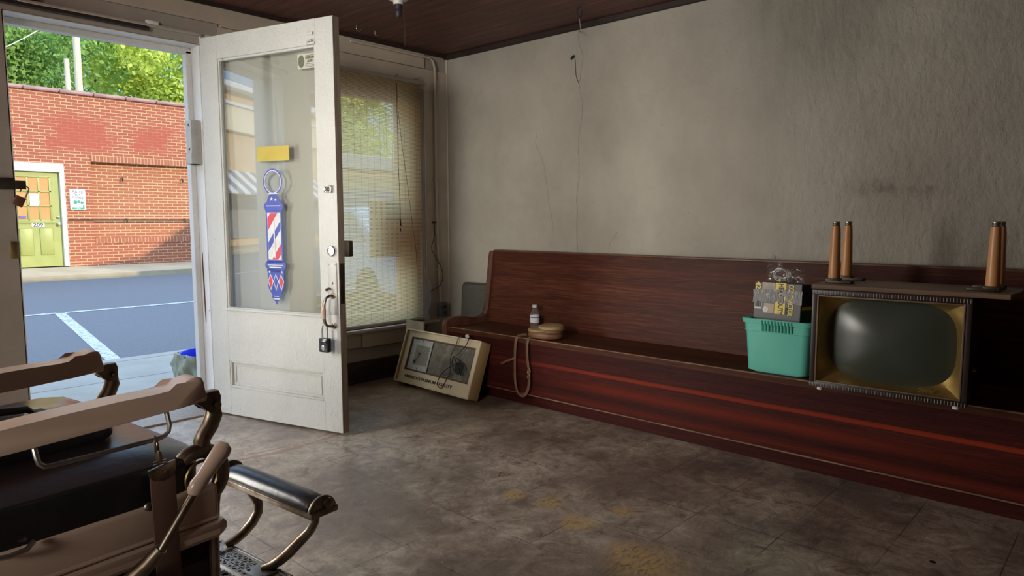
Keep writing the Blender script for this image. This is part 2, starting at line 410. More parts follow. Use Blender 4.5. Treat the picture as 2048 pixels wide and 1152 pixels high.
M['rib_light'] = simple('pale_rib', (.45, .40, .34), rough=.5)
M['teal'] = simple('teal_plastic', (.15, .60, .48), (.135, .56, .45), 6, .38)
M['clock_beige'] = simple('cream_plastic_case', (.80, .70, .50), (.73, .63, .44), 4, .5)
M['clock_brown'] = simple('tan_case_side', (.50, .34, .15), (.42, .28, .13), 5, .5)
M['clock_dark'] = simple('brown_inner_edge', (.16, .09, .05), rough=.5)
M['dial_white'] = simple('dial_white', (.62, .64, .64), (.56, .58, .58), 5, .4)
M['dial_grey'] = simple('dial_grey', (.36, .36, .30), (.30, .30, .25), 5, .4)
M['silver'] = simple('silver_line', (.75, .75, .72), rough=.3, metal=.6)
k = NT('faded_picture'); c = k.ramp(k.noise(9, 7, .7, None, .8), [(.3, (.085, .085, .08)), (.5, (.20, .185, .155)), (.66, (.28, .27, .24)), (.8, (.13, .13, .125))])
M['picture'] = k.set(c, .25)
M['cord_black'] = simple('black_cord', (.012, .012, .013), rough=.5)
M['cord_brown'] = simple('brown_cord', (.09, .05, .035), rough=.6)
M['cord_tan'] = simple('tan_string', (.40, .33, .24), rough=.7)
M['cord_white'] = simple('white_cord', (.78, .78, .76), rough=.45)
M['cardboard'] = simple('pale_card', (.52, .47, .38), (.45, .40, .33), 6, .8)
M['tan_leather'] = simple('tan_leather', (.34, .24, .11), (.26, .17, .075), 12, .55, bump=.25, bscale=120)
M['cognac'] = simple('cognac_leather', (.21, .10, .045), (.14, .06, .03), 12, .5, bump=.2)
M['grey_mesh'] = simple('dark_grey_cloth', (.095, .088, .078), (.075, .07, .062), 60, .85, bump=.2, bscale=300)
M['vinyl_edge'] = simple('dark_grey_rim', (.05, .046, .042), rough=.5)
M['box_black'] = simple('box_black_print', (.035, .035, .04), (.05, .045, .05), 5, .4)
M['box_yellow'] = simple('box_yellow_print', (.80, .60, .02), (.75, .56, .02), 5, .4)
M['box_tan'] = simple('box_photo_print', (.48, .36, .20), (.22, .2, .18), 16, .4)
k = NT('silver_duct_tape'); k.bump(k.noise(45, 4, .6, k.map((1, 3.5, .8))), 1.0, .012)
M['duct'] = k.set((.55, .55, .56), .30, .65)
M['white_plastic'] = simple('white_plastic', (.72, .72, .70), (.66, .66, .64), 5, .4)
M['blue_plastic'] = simple('blue_plastic', (.015, .05, .75), (.015, .045, .65), 5, .4)
M['old_metal_box'] = simple('grey_painted_metal', (.50, .50, .48), (.42, .42, .40), 12, .45, bump=.4, bscale=40)
M['outlet_grey'] = simple('grey_outlet_metal', (.14, .14, .135), (.10, .10, .095), 12, .5)
M['pole_wood'] = simple('weathered_pole', (.68, .60, .44), (.55, .47, .33), 9, .85, stretch=(4, 4, .3))
M['cream_stucco'] = simple('cream_stucco', (.85, .74, .52), (.80, .68, .46), 2, .85)
M['tan_stucco'] = simple('tan_stucco', (.72, .50, .28), (.66, .45, .25), 2, .85)
M['awning_dark'] = simple('awning_grey', (.26, .28, .32), rough=.7)  # plain dark grey for awning stripes, shop windows and parapet
M['tan_window'] = simple('tan_window_wood', (.58, .36, .17), (.48, .29, .13), 7, .5, stretch=(3, 3, .5))
M['red_flag'] = simple('flag_red', (.60, .05, .05), rough=.8)
M['blue_flag'] = simple('flag_blue', (.04, .06, .24), rough=.8)
M['white_flag'] = simple('flag_white', (.80, .78, .74), rough=.8)
M['decal_blue'] = simple('decal_blue', (.055, .085, .42), rough=.4)
M['decal_red'] = simple('decal_red', (.60, .05, .08), rough=.4)
M['decal_white'] = simple('decal_white', (.66, .68, .68), rough=.4)
M['yellow_film'] = simple('mustard_sticker', (.50, .39, .045), (.44, .34, .04), 5, .45)
M['sticker_bg'] = simple('pale_sticker', (.50, .50, .42), rough=.4)
M['badge'] = simple('badge_olive', (.09, .10, .06), (.14, .15, .10), 60, .5)
M['rust'] = simple('rust_brown', (.13, .05, .03), rough=.8)
M['bark'] = simple('bark', (.12, .08, .05), rough=.9)
def leafmat(name, a, b, c_):
    k = NT(name); c = k.ramp(k.noise(1.6, 6, .7, gpos(k)), [(.3, a), (.5, b), (.72, c_)])
    k.set(c, .6, spec=.3); tr = k.n('ShaderNodeBsdfTranslucent'); k.l(c, tr.inputs[0])
    mx = k.n('ShaderNodeMixShader'); mx.inputs[0].default_value = .35
    k.l(k.p.outputs[0], mx.inputs[1]); k.l(tr.outputs[0], mx.inputs[2]); k.l(mx.outputs[0], k.out.inputs[0]); return k.m
M['leaf'] = leafmat('green_leaves', (.24, .36, .04), (.52, .60, .09), (.76, .78, .18))
M['leaf_dark'] = leafmat('dark_green_leaves', (.11, .23, .05), (.25, .40, .09), (.46, .56, .14))

def thin(name, color, trans, gloss_rough=.02, ior=1.45, transl=0.0, body=None, vary=0):
    """clear or hazy sheet: transparent + body + fresnel gloss"""
    k = NT(name); t = k.n('ShaderNodeBsdfTransparent'); t.inputs[0].default_value = (*color, 1)
    base = t.outputs[0]
    if body is not None:
        d = k.n('ShaderNodeBsdfDiffuse'); d.inputs[0].default_value = (*body, 1)
        tl = k.n('ShaderNodeBsdfTranslucent'); tl.inputs[0].default_value = (*body, 1)
        m1 = k.n('ShaderNodeMixShader'); m1.inputs[0].default_value = transl
        k.l(d.outputs[0], m1.inputs[1]); k.l(tl.outputs[0], m1.inputs[2])
        m2 = k.n('ShaderNodeMixShader'); m2.inputs[0].default_value = trans
        if vary: k.l(k.ramp(k.noise(vary, 4, .6), [(.3, trans*.5), (.7, min(1, trans*1.5))]), m2.inputs[0])
        k.l(m1.outputs[0], m2.inputs[1]); k.l(base, m2.inputs[2]); base = m2.outputs[0]
    g = k.n('ShaderNodeBsdfGlossy'); g.inputs['Roughness'].default_value = gloss_rough
    lw = k.n('ShaderNodeLayerWeight'); r0 = ((ior-1)/(ior+1))**2
    fr = k.math('ADD', k.math('MULTIPLY', k.math('POWER', lw.outputs['Facing'], 5), 1-r0), r0, True)
    m3 = k.n('ShaderNodeMixShader'); k.l(fr, m3.inputs[0]); k.l(base, m3.inputs[1]); k.l(g.outputs[0], m3.inputs[2])
    k.l(m3.outputs[0], k.out.inputs[0]); k.t.nodes.remove(k.p); return k.m
M['pane'] = thin('window_glass', (.97, .98, .98), 1)
M['door_pane'] = thin('reflective_door_glass', (.98, .99, .98), 1, .01, 2.35)
M['curtain'] = thin('white_curtain_film', (1, 1, 1), .05, .35, 1.2, .25, (.75, .745, .68))
M['hazy_plastic'] = thin('hazy_plastic', (1, 1, 1), .35, .15, 1.45, .6, (.78, .78, .76))
M['clear_bag'] = thin('clear_bag_film', (.96, .96, .96), .9, .12, 1.6, .3, (.75, .75, .75))
M['bottle'] = thin('clear_bottle', (.93, .95, .95), .9, .05, 1.5, .3, (.75, .8, .8))
M['blind'] = thin('blind_slat_vinyl', (1, .98, .92), .05, .4, 1.15, .97, (1.0, .86, .60))
M['bin_bag'] = thin('pale_green_bin_liner', (1, 1, 1), .12, .25, 1.4, .5, (.50, .54, .40))

# ------------------------------------------------------------------ setting: room shell
F = 3.93; WX = 3.56; H = 2.30; BX = -2.4; BY = -4.2
struct(MB().box((BX, BY, -.1), (WX, F+.02, 0)).build('floor', M['floor'], smooth=0))
struct(MB().box((BX-.1, BY-.1, H), (WX+.1, F+.2, H+.12)).build('ceiling', M['ceiling'], smooth=0))
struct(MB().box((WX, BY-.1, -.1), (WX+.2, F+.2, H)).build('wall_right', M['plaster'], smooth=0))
struct(MB().box((BX-.2, BY-.1, -.1), (BX, F+.2, H)).build('wall_left', M['dark_panel'], smooth=0))
struct(MB().box((BX, BY-.2, -.1), (WX, BY, H)).build('wall_back', M['dark_panel'], smooth=0))
FO = 4.13
DX0, DX1, DZ = .842, 1.735, 2.06          # doorway
VX0, VX1, VZ0, VZ1 = 2.20, 3.33, .36, 2.03  # window with the blind
UX0, UX1, UZ0, UZ1 = -1.35, .45, .45, 2.05  # assumed shop window on the other side, out of view
wf = MB()
for a, b in (((BX-.2, -.1), (UX0, H)), ((UX0, -.1), (UX1, UZ0)), ((UX0, UZ1), (UX1, H)), ((UX1, -.1), (DX0, H)), ((DX0, DZ), (DX1, H)),
             ((DX1, -.1), (VX0, H)), ((VX0, -.1), (VX1, VZ0)), ((VX0, VZ1), (VX1, H)), ((VX1, -.1), (WX, H))):
    wf.box((a[0], F, a[1]), (b[0], FO, b[1]))
struct(wf.build('wall_front', M['grey_paint'], smooth=0))
# boards and trim on the front wall (all fixed)
t = MB().box((DX1+.12, F-.014, 2.178), (3.33, F, H)).box((BX, F-.014, 2.19), (DX1+.12, F, H))
struct(t.build('trim_1', M['cream_paint'], smooth=0), 'frieze board along the top of the front wall')
t = MB().box((DX1+.10, F-.010, 2.06), (3.335, F, 2.172))
t.box((3.335, F-.010, .0), (3.55, F, 2.172))
struct(t.build('trim_2', M['cream_paint'], smooth=0), 'painted boards around the window')
t = MB().box((BX, F-.03, H-.022), (WX, F-.014, H)).box((WX-.03, BY, H-.028), (WX, F, H))
struct(t.build('trim_3', M['dark_trim'], smooth=0), 'dark cove strip where the walls meet the ceiling')
# door frame
t = MB()
t.box((DX1, F-.01, 0), (DX1+.085, F, 2.12), .003)
t.box((DX1-.004, F, 0), (DX1+.002, FO+.02, DZ))
t.box((DX1-.035, F+.10, 0), (DX1-.004, F+.15, DZ-.02), .003)
t.box((DX0-.004, F-.0, 0), (DX0+.004, FO+.02, DZ))
t.box((DX0, F+.0, DZ-.004), (DX1, FO+.02, DZ+.002)).box((DX0, F+.10, DZ-.035), (DX1, F+.15, DZ-.004), .003)
struct(t.build('trim_4', M['jamb_paint_brightened'], smooth=0), 'chipped white frame of the doorway')
t = MB().box((.90, F-.030, 2.104), (DX1+.004, F, 2.118), .003).box((BX, F-.008, 2.118), (DX1+.1, F, 2.188))
struct(t.build('trim_5', M['grey_paint'], smooth=0), 'head board over the doorway')
t = MB().tube([(.80, F-.012, 2.098), (1.0, F-.014, 2.094), (1.2, F-.012, 2.095), (1.47, F-.012, 2.092)], .012, 6).box((.93, F-.03, 2.12), (.985, F-.004, 2.16), .003)
struct(t.build('trim_6', M['dark_trim']), 'dark weather strip sagging under the door head')
t = MB().box((DX0, F-.05, 0), (DX1, FO+.06, .012), .004)
struct(t.build('trim_7', M['old_wood_edge']), 'worn wooden threshold')
t = MB().box((DX1+.085, F-.02, 0), (WX-.5, F, .145), .006).box((DX1+.085, F-.03, 0), (WX-.5, F, .02), .006)
struct(t.build('baseboard_front', M['brown_base']))
t = MB().tube([(WX-.006, 3.925, 2.29), (WX-.006, 3.922, 1.0), (WX-.006, 3.925, 0)], .010, 6)
struct(t.build('trim_8', M['cream_paint']), 'thin corner bead between window wall and plaster wall')
# window 1 : tan wood frame with a pane
w1 = thing('window_1', 'tan wooden shop window behind the blind', 'window', (2.76, F, 0), kind='structure')
yy0, yy1 = F+.06, F+.15
fr = MB().box((VX0, yy0, VZ0), (VX0+.07, yy1, VZ1), .006).box((VX1-.16, yy0, VZ0), (VX1, yy1, VZ1), .006)
fr.box((VX0, yy0, VZ0), (VX1, yy1, VZ0+.09), .006).box((VX0, yy0, VZ1-.10), (VX1, yy1, VZ1), .006)
fr.build('window_frame', M['tan_window'], w1, world=True)
MB().box((VX0+.05, F+.10, VZ0+.06), (VX1-.14, F+.106, VZ1-.07)).build('pane', M['pane'], w1, world=True, smooth=0)
MB().box((VX0-.02, F-.055, VZ0-.018), (3.42, F+.06, VZ0), .005).build('window_sill', M['cream_paint'], w1, world=True)
w2 = thing('window_2_assumed', 'assumed large shop window left of the doorway, out of view', 'window', ((UX0+UX1)/2, F, 0), kind='structure')  # assumed window, out of view, added as an opening for light
fr = MB()
for a, b in (((UX0, UZ0), (UX0+.07, UZ1)), ((UX1-.07, UZ0), (UX1, UZ1)), ((UX0, UZ0), (UX1, UZ0+.07)), ((UX0, UZ1-.07), (UX1, UZ1))):
    fr.box((a[0], yy0, a[1]), (b[0], yy1, b[1]), .006)
fr.build('window_frame', M['tan_window'], w2, world=True)
MB().box((UX0+.05, F+.10, UZ0+.05), (UX1-.05, F+.106, UZ1-.05)).build('pane', M['pane'], w2, world=True, smooth=0)
# loose boards under the sill
tag(MB().box((DX1+.10, F-.022, .243), (2.735, F-.004, .355), .003).build('wall_board', M['cream_paint']),
    'short cream board under the window sill, beside the open door', 'board', 'boards under the sill')
tag(MB().box((2.74, F-.030, .238), (3.25, F-.004, .356), .004).build('wall_board', M['cream_paint']),
    'long cream board under the window sill, above the leaning clock', 'board', 'boards under the sill')

# cracks in the plaster (thin dark fissures that stand where they are)
def crack(pts, name, label):
    rnd = random.Random(len(pts)*7+int(pts[0][0])); P = []
    for (a, b) in zip(pts, pts[1:]):
        for i in range(6):
            u = i/6; q = at(a[0]+(b[0]-a[0])*u+rnd.uniform(-1.6, 1.6), a[1]+(b[1]-a[1])*u, 0, WX-.0008); P.append(q)
    P.append(at(pts[-1][0], pts[-1][1], 0, WX-.0008))
    ob = MB().tube(P, .0009, 4).build(name, M['crack']); ob.parent = bpy.data.objects['wall_right']; return ob
crack([(1158, 62), (1156, 80), (1166, 110), (1160, 150), (1158, 180), (1166, 205), (1163, 240), (1156, 290), (1159, 330), (1154, 400), (1155, 500)], 'crack', '')
crack([(1072, 262), (1071, 285), (1088, 332), (1092, 370), (1104, 440), (1108, 470)], 'crack', '')
crack([(1235, 465), (1222, 483), (1215, 498)], 'crack', '')
crack([(870, 415), (880, 411), (890, 413)], 'crack', '')

# ------------------------------------------------------------------ setting: outdoors
BYF = 17.3                                  # face of the brick building
SC = 17.3/14
sw = MB().box((-22, FO, -.4), (26, 6.45, -.07), .01)
swo = struct(sw.build('sidewalk_near', M['concrete'], smooth=0))
j = MB().box((-22, 5.55, -.0705), (26, 5.565, -.0690)).box((-22, 6.28, -.0705), (26, 6.292, -.0690))
for x in (-3.2, -.2, 2.95, 6.0): j.box((x, FO, -.0705), (x+.012, 6.45, -.0690))
j.build('joint', M['joint'], swo, smooth=0)
z0r, z1r = -.15, -.06
rd = MB().prism([(-40, 6.45, z0r), (-40, 15.6, z1r), (-40, 15.6, -.5), (-40, 6.45, -.5)], (90, 0, 0))
rdo = struct(rd.build('road', M['asphalt'], smooth=0))
def rz(y): return z0r+(z1r-z0r)*(y-6.45)/(15.6-6.45)
def paint(x0, y0, x1, y1, w):
    d = Vector((x1-x0, y1-y0, 0)).normalized(); n = Vector((-d.y, d.x, 0))*(w/2)
    P = [Vector((x0, y0, 0))+n, Vector((x1, y1, 0))+n, Vector((x1, y1, 0))-n, Vector((x0, y0, 0))-n]
    return [(p.x, p.y, rz(p.y)+.003) for p in P]
mk = MB().prism(paint(-20, 10.95, 24, 10.15, .11), (0, 0, .002)); mk.build('road_marking', M['road_paint'], rdo, smooth=0)
for dx in (0, 2.7, 5.4, -2.7, -5.4):
    MB().prism(paint(2.66+dx, 10.6, 2.06+dx, 6.47, .12), (0, 0, .002)).build('road_marking', M['road_paint'], rdo, smooth=0)
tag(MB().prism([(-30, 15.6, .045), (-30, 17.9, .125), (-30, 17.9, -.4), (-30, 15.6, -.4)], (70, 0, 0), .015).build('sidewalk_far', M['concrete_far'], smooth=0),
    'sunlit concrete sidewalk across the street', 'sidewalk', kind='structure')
struct(MB().box((-60, 17.9, -.4), (70, 90, -.05)).build('ground', M['concrete'], smooth=0))

# our own shopfront above the wall: parapet with the taller neighbour to the right (casts the street's shade)
pz = []
pr = [(-14, 2.42), (-14, 4.02), (10.05, 4.02), (10.15, 4.75), (11.35, 4.92), (12.6, 5.75), (16, 7.2), (26, 7.2), (26, 2.42)]
struct(MB().prism([(x, FO-.25, z) for x, z in pr], (0, .25, 0)).build('wall_parapet', M['cream_stucco'], smooth=0))
struct(MB().box((-14, F, -.1), (BX-.2, FO, 2.42)).box((WX+.2, F, -.1), (26, FO, 2.42)).build('wall_exterior', M['cream_stucco'], smooth=0))
struct(MB().box((-14, -8, 2.42), (26, FO-.25, 2.55)).build('roof', M['concrete'], smooth=0))

# brick building across the street
X = lambda x14: x14*SC
Zf = lambda z14: 1.1+(z14-1.1)*SC
bld = thing('brick_building', 'one-storey red brick building with recessed panel and tile coping across the street', 'building', (5, BYF, .1))
dl, dr, dt = 3.60, 4.514, 2.13
fo, ft = 4.60, 2.31
pl, prt, pt, pb = 5.13, 9.8, 2.40, .72
wb = MB()
D2 = BYF+.35
wb.box((-.6, BYF, -.1), (dl-.1, D2, 3.80)).box((dl-.1, BYF, dt+.08), (dr+.08, D2, 3.80)).box((dr+.08, BYF, -.1), (pl, D2, 3.80))
wb.box((pl, BYF, pt), (prt, D2, 3.80)).box((pl, BYF, -.1), (prt, D2, pb)).box((prt, BYF, -.1), (10.4, D2, 3.80))
wb.build('wall', M['brick'], bld, world=True, smooth=0)
MB().box((pl, BYF+.13, pb), (prt, D2, pt)).build('recessed_panel', M['brick_panel'], bld, world=True, smooth=0)
MB().box((pl, BYF-.012, pt), (prt+.1, BYF, pt+.125)).box((pl, BYF-.012, pb-.12), (prt+.1, BYF, pb)).build('soldier_course', M['brick_soldier'], bld, world=True, smooth=0)
MB().box((-.6, BYF+.3, -.1), (10.4, BYF+9, 3.7)).build('building_body', M['concrete'], bld, world=True, smooth=0)
for i in range(17):
    x0 = -.6+i*.65
    MB().box((x0+.01, BYF-.05, 3.80), (x0+.64, D2+.05, 3.885), .02).tube([(x0+.02, BYF-.02, 3.865), (x0+.02, D2, 3.865)], .04, 8).build('coping_tile', M['coping'], bld, world=True)
MB().box((dl-.12, BYF-.03, dt), (fo, BYF+.08, ft), .006).box((dr, BYF-.03, .12), (fo, BYF+.08, dt), .006).box((dl-.12, BYF-.03, .12), (dl, BYF+.08, dt), .006).build('door_casing', M['white_trim'], bld, world=True, smooth=0)
dd = MB().box((dl, BYF+.04, .13), (dr, BYF+.09, dt))
gy = BYF+.04
def fp(px, py): q = at(px, py, 1, gy); return q.x, q.z
# 3x3 lights framed by raised muntins
gx0, gz1 = fp(36, 352); gx1, gz0 = fp(103, 441); gx1 = 4.33; gx0 = 3.72
for i in range(4):
    x = gx0+(gx1-gx0)*i/3; dd.box((x-.018, gy-.02, gz0), (x+.018, gy, gz1), .004)
    z = gz0+(gz1-gz0)*i/3; dd.box((gx0-.018, gy-.02, z-.016), (gx1+.018, gy, z+.016), .004)
dd.box((gx0-.06, gy-.03, gz0-.05), (gx1+.06, gy, gz0-.02), .004)
for (a, b) in ((3.74, 3.98), (4.10, 4.34)):
    for z in ((.38, .95),):
        dd.box((a, gy-.012, z[0]), (b, gy, z[1]), .01)
do = dd.build('door', M['green_door'], bld, world=True)
for i in range(3):
    for j_ in range(3):
        x0 = gx0+(gx1-gx0)*i/3+.02; x1 = gx0+(gx1-gx0)*(i+1)/3-.02
        z0 = gz0+(gz1-gz0)*j_/3+.018; z1 = gz0+(gz1-gz0)*(j_+1)/3-.018
        MB().box((x0, gy-.006, z0), (x1, gy+.002, z1)).build('pane', M['ply'], do, world=True, smooth=0)
MB().box((gx0+.235, gy-.022, gz0+.30), (gx0+.40, gy-.008, gz0+.56)).build('notice', M['paper'], do, world=True, smooth=0)
MB().box((gx0+.03, gy-.022, gz0+.05), (gx0+.15, gy-.008, gz0+.10)).build('sticker', M['blue_sticker'], do, world=True, smooth=0)
ncx = fp(76, 450)
MB().box((ncx[0]-.115, gy-.014, ncx[1]-.045), (ncx[0]+.115, gy, ncx[1]+.045)).build('number_plate', M['paper'], do, world=True, smooth=0)
text('number', '209', .095, (ncx[0], gy-.0155, ncx[1]), (1, 0, 0), (0, 0, 1), M['ink'], do, bold=.002, fit=.18)
kx = fp(117, 448)
MB().lathe([(.012, 0), (.012, .03), (.035, .045), (.035, .06), (.015, .075)], 16, Matrix.Translation((kx[0], gy, kx[1])) @ Matrix.Rotation(PI/2, 4, 'X')).build('knob', M['chrome'], do, world=True)
MB().lathe([(.03, 0), (.03, .02), (.01, .025)], 16, Matrix.Translation((kx[0], gy, kx[1]+.14)) @ Matrix.Rotation(PI/2, 4, 'X')).build('deadbolt', M['chrome'], do, world=True)
for (px, py) in ((243, 356), (363, 359), (252, 438), (368, 438)):
    q = at(px, py, 1, BYF+.12)
    MB().tube([(q.x, q.y, q.z), (q.x, q.y-.06, q.z), (q.x, q.y-.07, q.z-.05), (q.x, q.y-.05, q.z-.07)], .014, 6).build('hook', M['iron'], bld, world=True)
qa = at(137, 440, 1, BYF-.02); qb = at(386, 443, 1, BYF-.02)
MB().tube([(qa.x, BYF-.015, qa.z), (qb.x, BYF-.015, qa.z-.01), (10.2, BYF-.015, qa.z-.02)], .013, 6).build('cable', M['iron'], bld, world=True)  # thin dark line along the facade, built as a tube
# wall sign
q0 = at(138.5, 378, 1, BYF-.02); q1 = at(172.5, 420, 1, BYF-.02)
sg = thing('wall_sign', 'small white sign with green pots on brick wall beside the green door', 'sign', ((q0.x+q1.x)/2, BYF-.01, q1.z))
MB().box((q0.x, BYF-.02, q1.z), (q1.x, BYF-.001, q0.z), .003).build('sign_board', M['paper'], sg, world=True)
cxs = (q0.x+q1.x)/2; hh = q0.z-q1.z; ww = q1.x-q0.x
for i, wd in enumerate(('Rising', 'Sun', 'Pottery')):
    text('lettering', wd, .095, (cxs, BYF-.0215, q0.z-hh*(.12+.14*i)), (1, 0, 0), (0, 0, 1), M['ink'], sg, fit=ww*(.68, .36, .74)[i])
g = MB()
for (u, w_, r) in ((.34, .62, .13), (.56, .60, .10), (.76, .64, .10)):
    g.lathe([(r*ww*.5, 0), (r*ww, .003), (r*ww*.7, .006)], 16, Matrix.Translation((q0.x+u*ww, BYF-.0195, q0.z-w_*hh)) @ Matrix.Rotation(PI/2, 4, 'X'))
g.build('pot_emblem', M['sign_green'], sg, world=True)
MB().box((q0.x+.12*ww, BYF-.022, q1.z+.03*hh), (q0.x+.9*ww, BYF-.0195, q1.z+.13*hh)).box((q0.x+.80*ww, BYF-.022, q1.z+.13*hh), (q0.x+.9*ww, BYF-.0195, q1.z+.24*hh)).build('green_bar', M['sign_green'], sg, world=True, smooth=0)
text('lettering', 'Open', .04, (cxs, BYF-.0228, q1.z+.08*hh), (1, 0, 0), (0, 0, 1), M['paper'], sg)

# utility poles and wire
def pole(px0, px1, pyt, pyb, y, label):
    a = at((px0+px1)/2, pyb, 1, y); b = at((px0+px1)/2, pyt, 1, y); r = (at(px1, pyb, 1, y)-at(px0, pyb, 1, y)).length/2
    ob = MB().tube([(a.x, y, -.05), (a.x, y, b.z)], [r*1.1, r*.95], 12).build('utility_pole', M['pole_wood'])
    return tag(ob, label, 'pole')
p1 = pole(151, 166, -60, 180, 27.6, 'tall pale utility pole rising behind the brick building')
p2 = pole(131, 142, 118, 178, 27.0, 'short weathered post behind the brick building, left of the tall pole')
a = at(5, 97, 1, 26.8); b = at(87, 54, 1, 26.9)
wv = [a + (b-a)*u + Vector((0, 0, -.03*math.sin(PI*min(1, max(0, u))) if 0 <= u <= 1 else 0)) for u in (-1.2, -.6, 0, .25, .5, .75, 1, 1.4)]
tag(MB().tube(wv, .013, 5).build('overhead_wire', M['white_trim']), 'pale overhead wire crossing in front of the trees', 'wire')

# trees
def tree(x, y, h, r, label, mat, n=5200, seed=1, squash=.9, leaf=.125, trunk_h=None):
    rnd = random.Random(seed); t_ = thing('tree', label, 'tree', (x, y, -.05), group='trees behind the brick building')
    MB().tube([(x, y, -.05), (x+.1, y, h*.3), (x-.1, y+.1, h*.75)], [.28, .22, .1], 8).build('trunk', M['bark'], t_, world=True)
    cl_ = lambda v: max(-.78, min(.78, v))
    blobs = [(Vector((cl_(rnd.gauss(0, .42)), cl_(rnd.gauss(0, .42)), rnd.uniform(-.75, .75)))*r, r*rnd.uniform(.2, .42)) for _ in range(60)]
    c0 = Vector((x, y, h*.56)); bmx = MB()
    for i in range(int(n*3.2)):
        c_, rr = blobs[i % len(blobs)]
        d = Vector((rnd.gauss(0, 1), rnd.gauss(0, 1), rnd.gauss(0, 1))).normalized()
        p = c0 + Vector((c_.x, c_.y, c_.z*squash)) + d*rr*rnd.uniform(.75, 1.08)
        nrm = (d + Vector((rnd.gauss(0, .5), rnd.gauss(0, .5), rnd.gauss(0, .5)+.4))).normalized()
        a_ = nrm.orthogonal().normalized(); a_.rotate(Matrix.Rotation(rnd.uniform(0, 6.28), 3, nrm)); b_ = nrm.cross(a_)
        s1 = leaf*rnd.uniform(.6, 1.3); s2 = s1*.6
        bmx.poly([p-a_*s1, p-b_*s2, p+a_*s1, p+b_*s2])
    bmx.build('crown', mat, t_, world=True, smooth=0); return t_
tree(6.7, 37, 14.0, 4.2, 'dense green tree behind the left end of the brick building', M['leaf_dark'], 7500, 3)
tree(16.2, 53, 21.0, 6.2, 'tall darker green tree standing further back, right of the tall utility pole', M['leaf_dark'], 7500, 5)
tree(14.6, 34.5, 11.8, 4.2, 'bright yellow-green tree behind the right of the brick building', M['leaf'], 8000, 8)
tree(25.5, 40, 11.5, 4.2, 'green tree seen through the blind, far behind the tan storefront', M['leaf'], 5000, 14)
tree(16.4, 26.2, 9.0, 3.2, 'large green tree seen through the blind, rising over the tan storefront', M['leaf'], 6500, 17)

# cream building down the street, mirrored in the door glass
cb_ = thing('corner_building', 'cream stucco building with white cornice and striped awning mirrored in the door glass', 'building', (-15, 19, .05))
MB().box((-30, 17.6, -.1), (-5.2, 26, 6.1)).build('wall', M['tan_stucco'], cb_, world=True, smooth=0)
MB().box((-30.2, 17.35, 4.55), (-5.0, 17.62, 5.5)).build('upper_band', M['cream_stucco'], cb_, world=True, smooth=0)
MB().box((-30.4, 17.1, 6.1), (-4.9, 26.2, 6.32), .04).box((-30.2, 17.25, 5.5), (-5, 17.62, 5.62)).build('cornice', M['white_trim'], cb_, world=True, smooth=0)
aw = MB()
for i in range(62):
    x = -29.5+i*.4
    aw.mi = i % 2; aw.prism([(x, 17.6, 3.05), (x+.9, 16.0, 2.10), (x+.9, 16.0, 2.05), (x, 17.6, 2.98)], (.39, 0, 0))
aw.build('awning', [M['white_trim'], M['awning_dark']], cb_, world=True, smooth=0)
MB().box((-29, 17.5, .4), (-6, 17.62, 2.0)).build('shop_windows', M['awning_dark'], cb_, world=True, smooth=0)
# low tan building and parked pickup seen vaguely through the blind
lb = thing('low_building', 'low tan storefront seen through the blind, right of the brick building', 'building', (15, 18, .1))
MB().box((10.9, 17.6, -.1), (26, 21.5, 2.6)).build('wall', M['tan_stucco'], lb, world=True, smooth=0)
MB().box((10.8, 17.3, 2.6), (26.1, 21.6, 3.0), .03).build('parapet', M['awning_dark'], lb, world=True, smooth=0)
MB().box((11.6, 17.52, .5), (25, 17.62, 2.0)).build('shop_windows', M['awning_dark'], lb, world=True, smooth=0)

# parked car outside (seen through the blind)
car = thing('car', 'pale blue parked car seen through the blind', 'car', (6.2, 8.3, rz(8.3)), math.radians(80))
prof = [(-2.1, .35), (-2.1, .75), (-1.9, .9), (-1.45, .95), (-.95, 1.40), (.55, 1.42), (1.15, .98), (1.95, .88), (2.1, .7), (2.1, .35)]
MB().prism([(x, -.85, z) for x, z in prof], (0, 1.7, 0), .08).build('body', simple('pale_blue_paint', (.42, .52, .66), rough=.3), car)
MB().prism([(-1.30, -.865, .98), (-.92, -.865, 1.33), (.48, -.865, 1.34), (.92, -.865, .98)], (0, 1.73, 0)).build('side_window', M['awning_dark'], car, smooth=0)
for x in (-1.3, 1.3):
    for y in (-.78, .78):
        MB().lathe([(.2, -.1), (.31, -.1), (.33, -.05), (.33, .05), (.31, .1), (.2, .1)], 20, Matrix.Translation((x, y, .33)) @ Matrix.Rotation(PI/2, 4, 'X')).build('wheel', M['cord_black'], car)

# recycling tub with liner on the sidewalk
q = at(440, 798, 2, -.07)
bx_, by_ = q.x, q.y
tub = thing('recycling_tub', 'bright blue round tub standing on the sidewalk outside the door', 'tub', (bx_, by_, -.07))
MB().lathe([(.02, .006), (.19, .0), (.20, .01), (.225, .30), (.238, .30), (.238, .32), (.222, .32), (.215, .29), (.19, .02), (.02, .016)], 40).build('tub_body', M['blue_plastic'], tub)
def bag(u, w_):
    a_ = math.radians(150) + u*math.radians(92)
    if w_ < .35: r = .205+.03*(w_/.35); z = .26+.075*(w_/.35)
    else:
        v_ = (w_-.35)/.65; r = .242+.02*math.sin(v_*3)+.010*math.sin(a_*9+v_*7)+.009*math.sin(a_*23-v_*13)*math.sin(v_*11+a_*5)+.03*v_*(1-v_); z = .335-.26*v_*(.75+.25*math.sin(u*PI))
    return (r*math.cos(a_)+.004*math.sin(23*u+9*w_), r*math.sin(a_), z)
bo = MB().grid(bag, 60, 26).build('bin_liner', M['bin_bag'], None, solid=.001)
bo.location = (bx_, by_, -.07)
tag(bo, 'pale green crumpled plastic bag hanging over the rim of the blue tub', 'plastic bag')

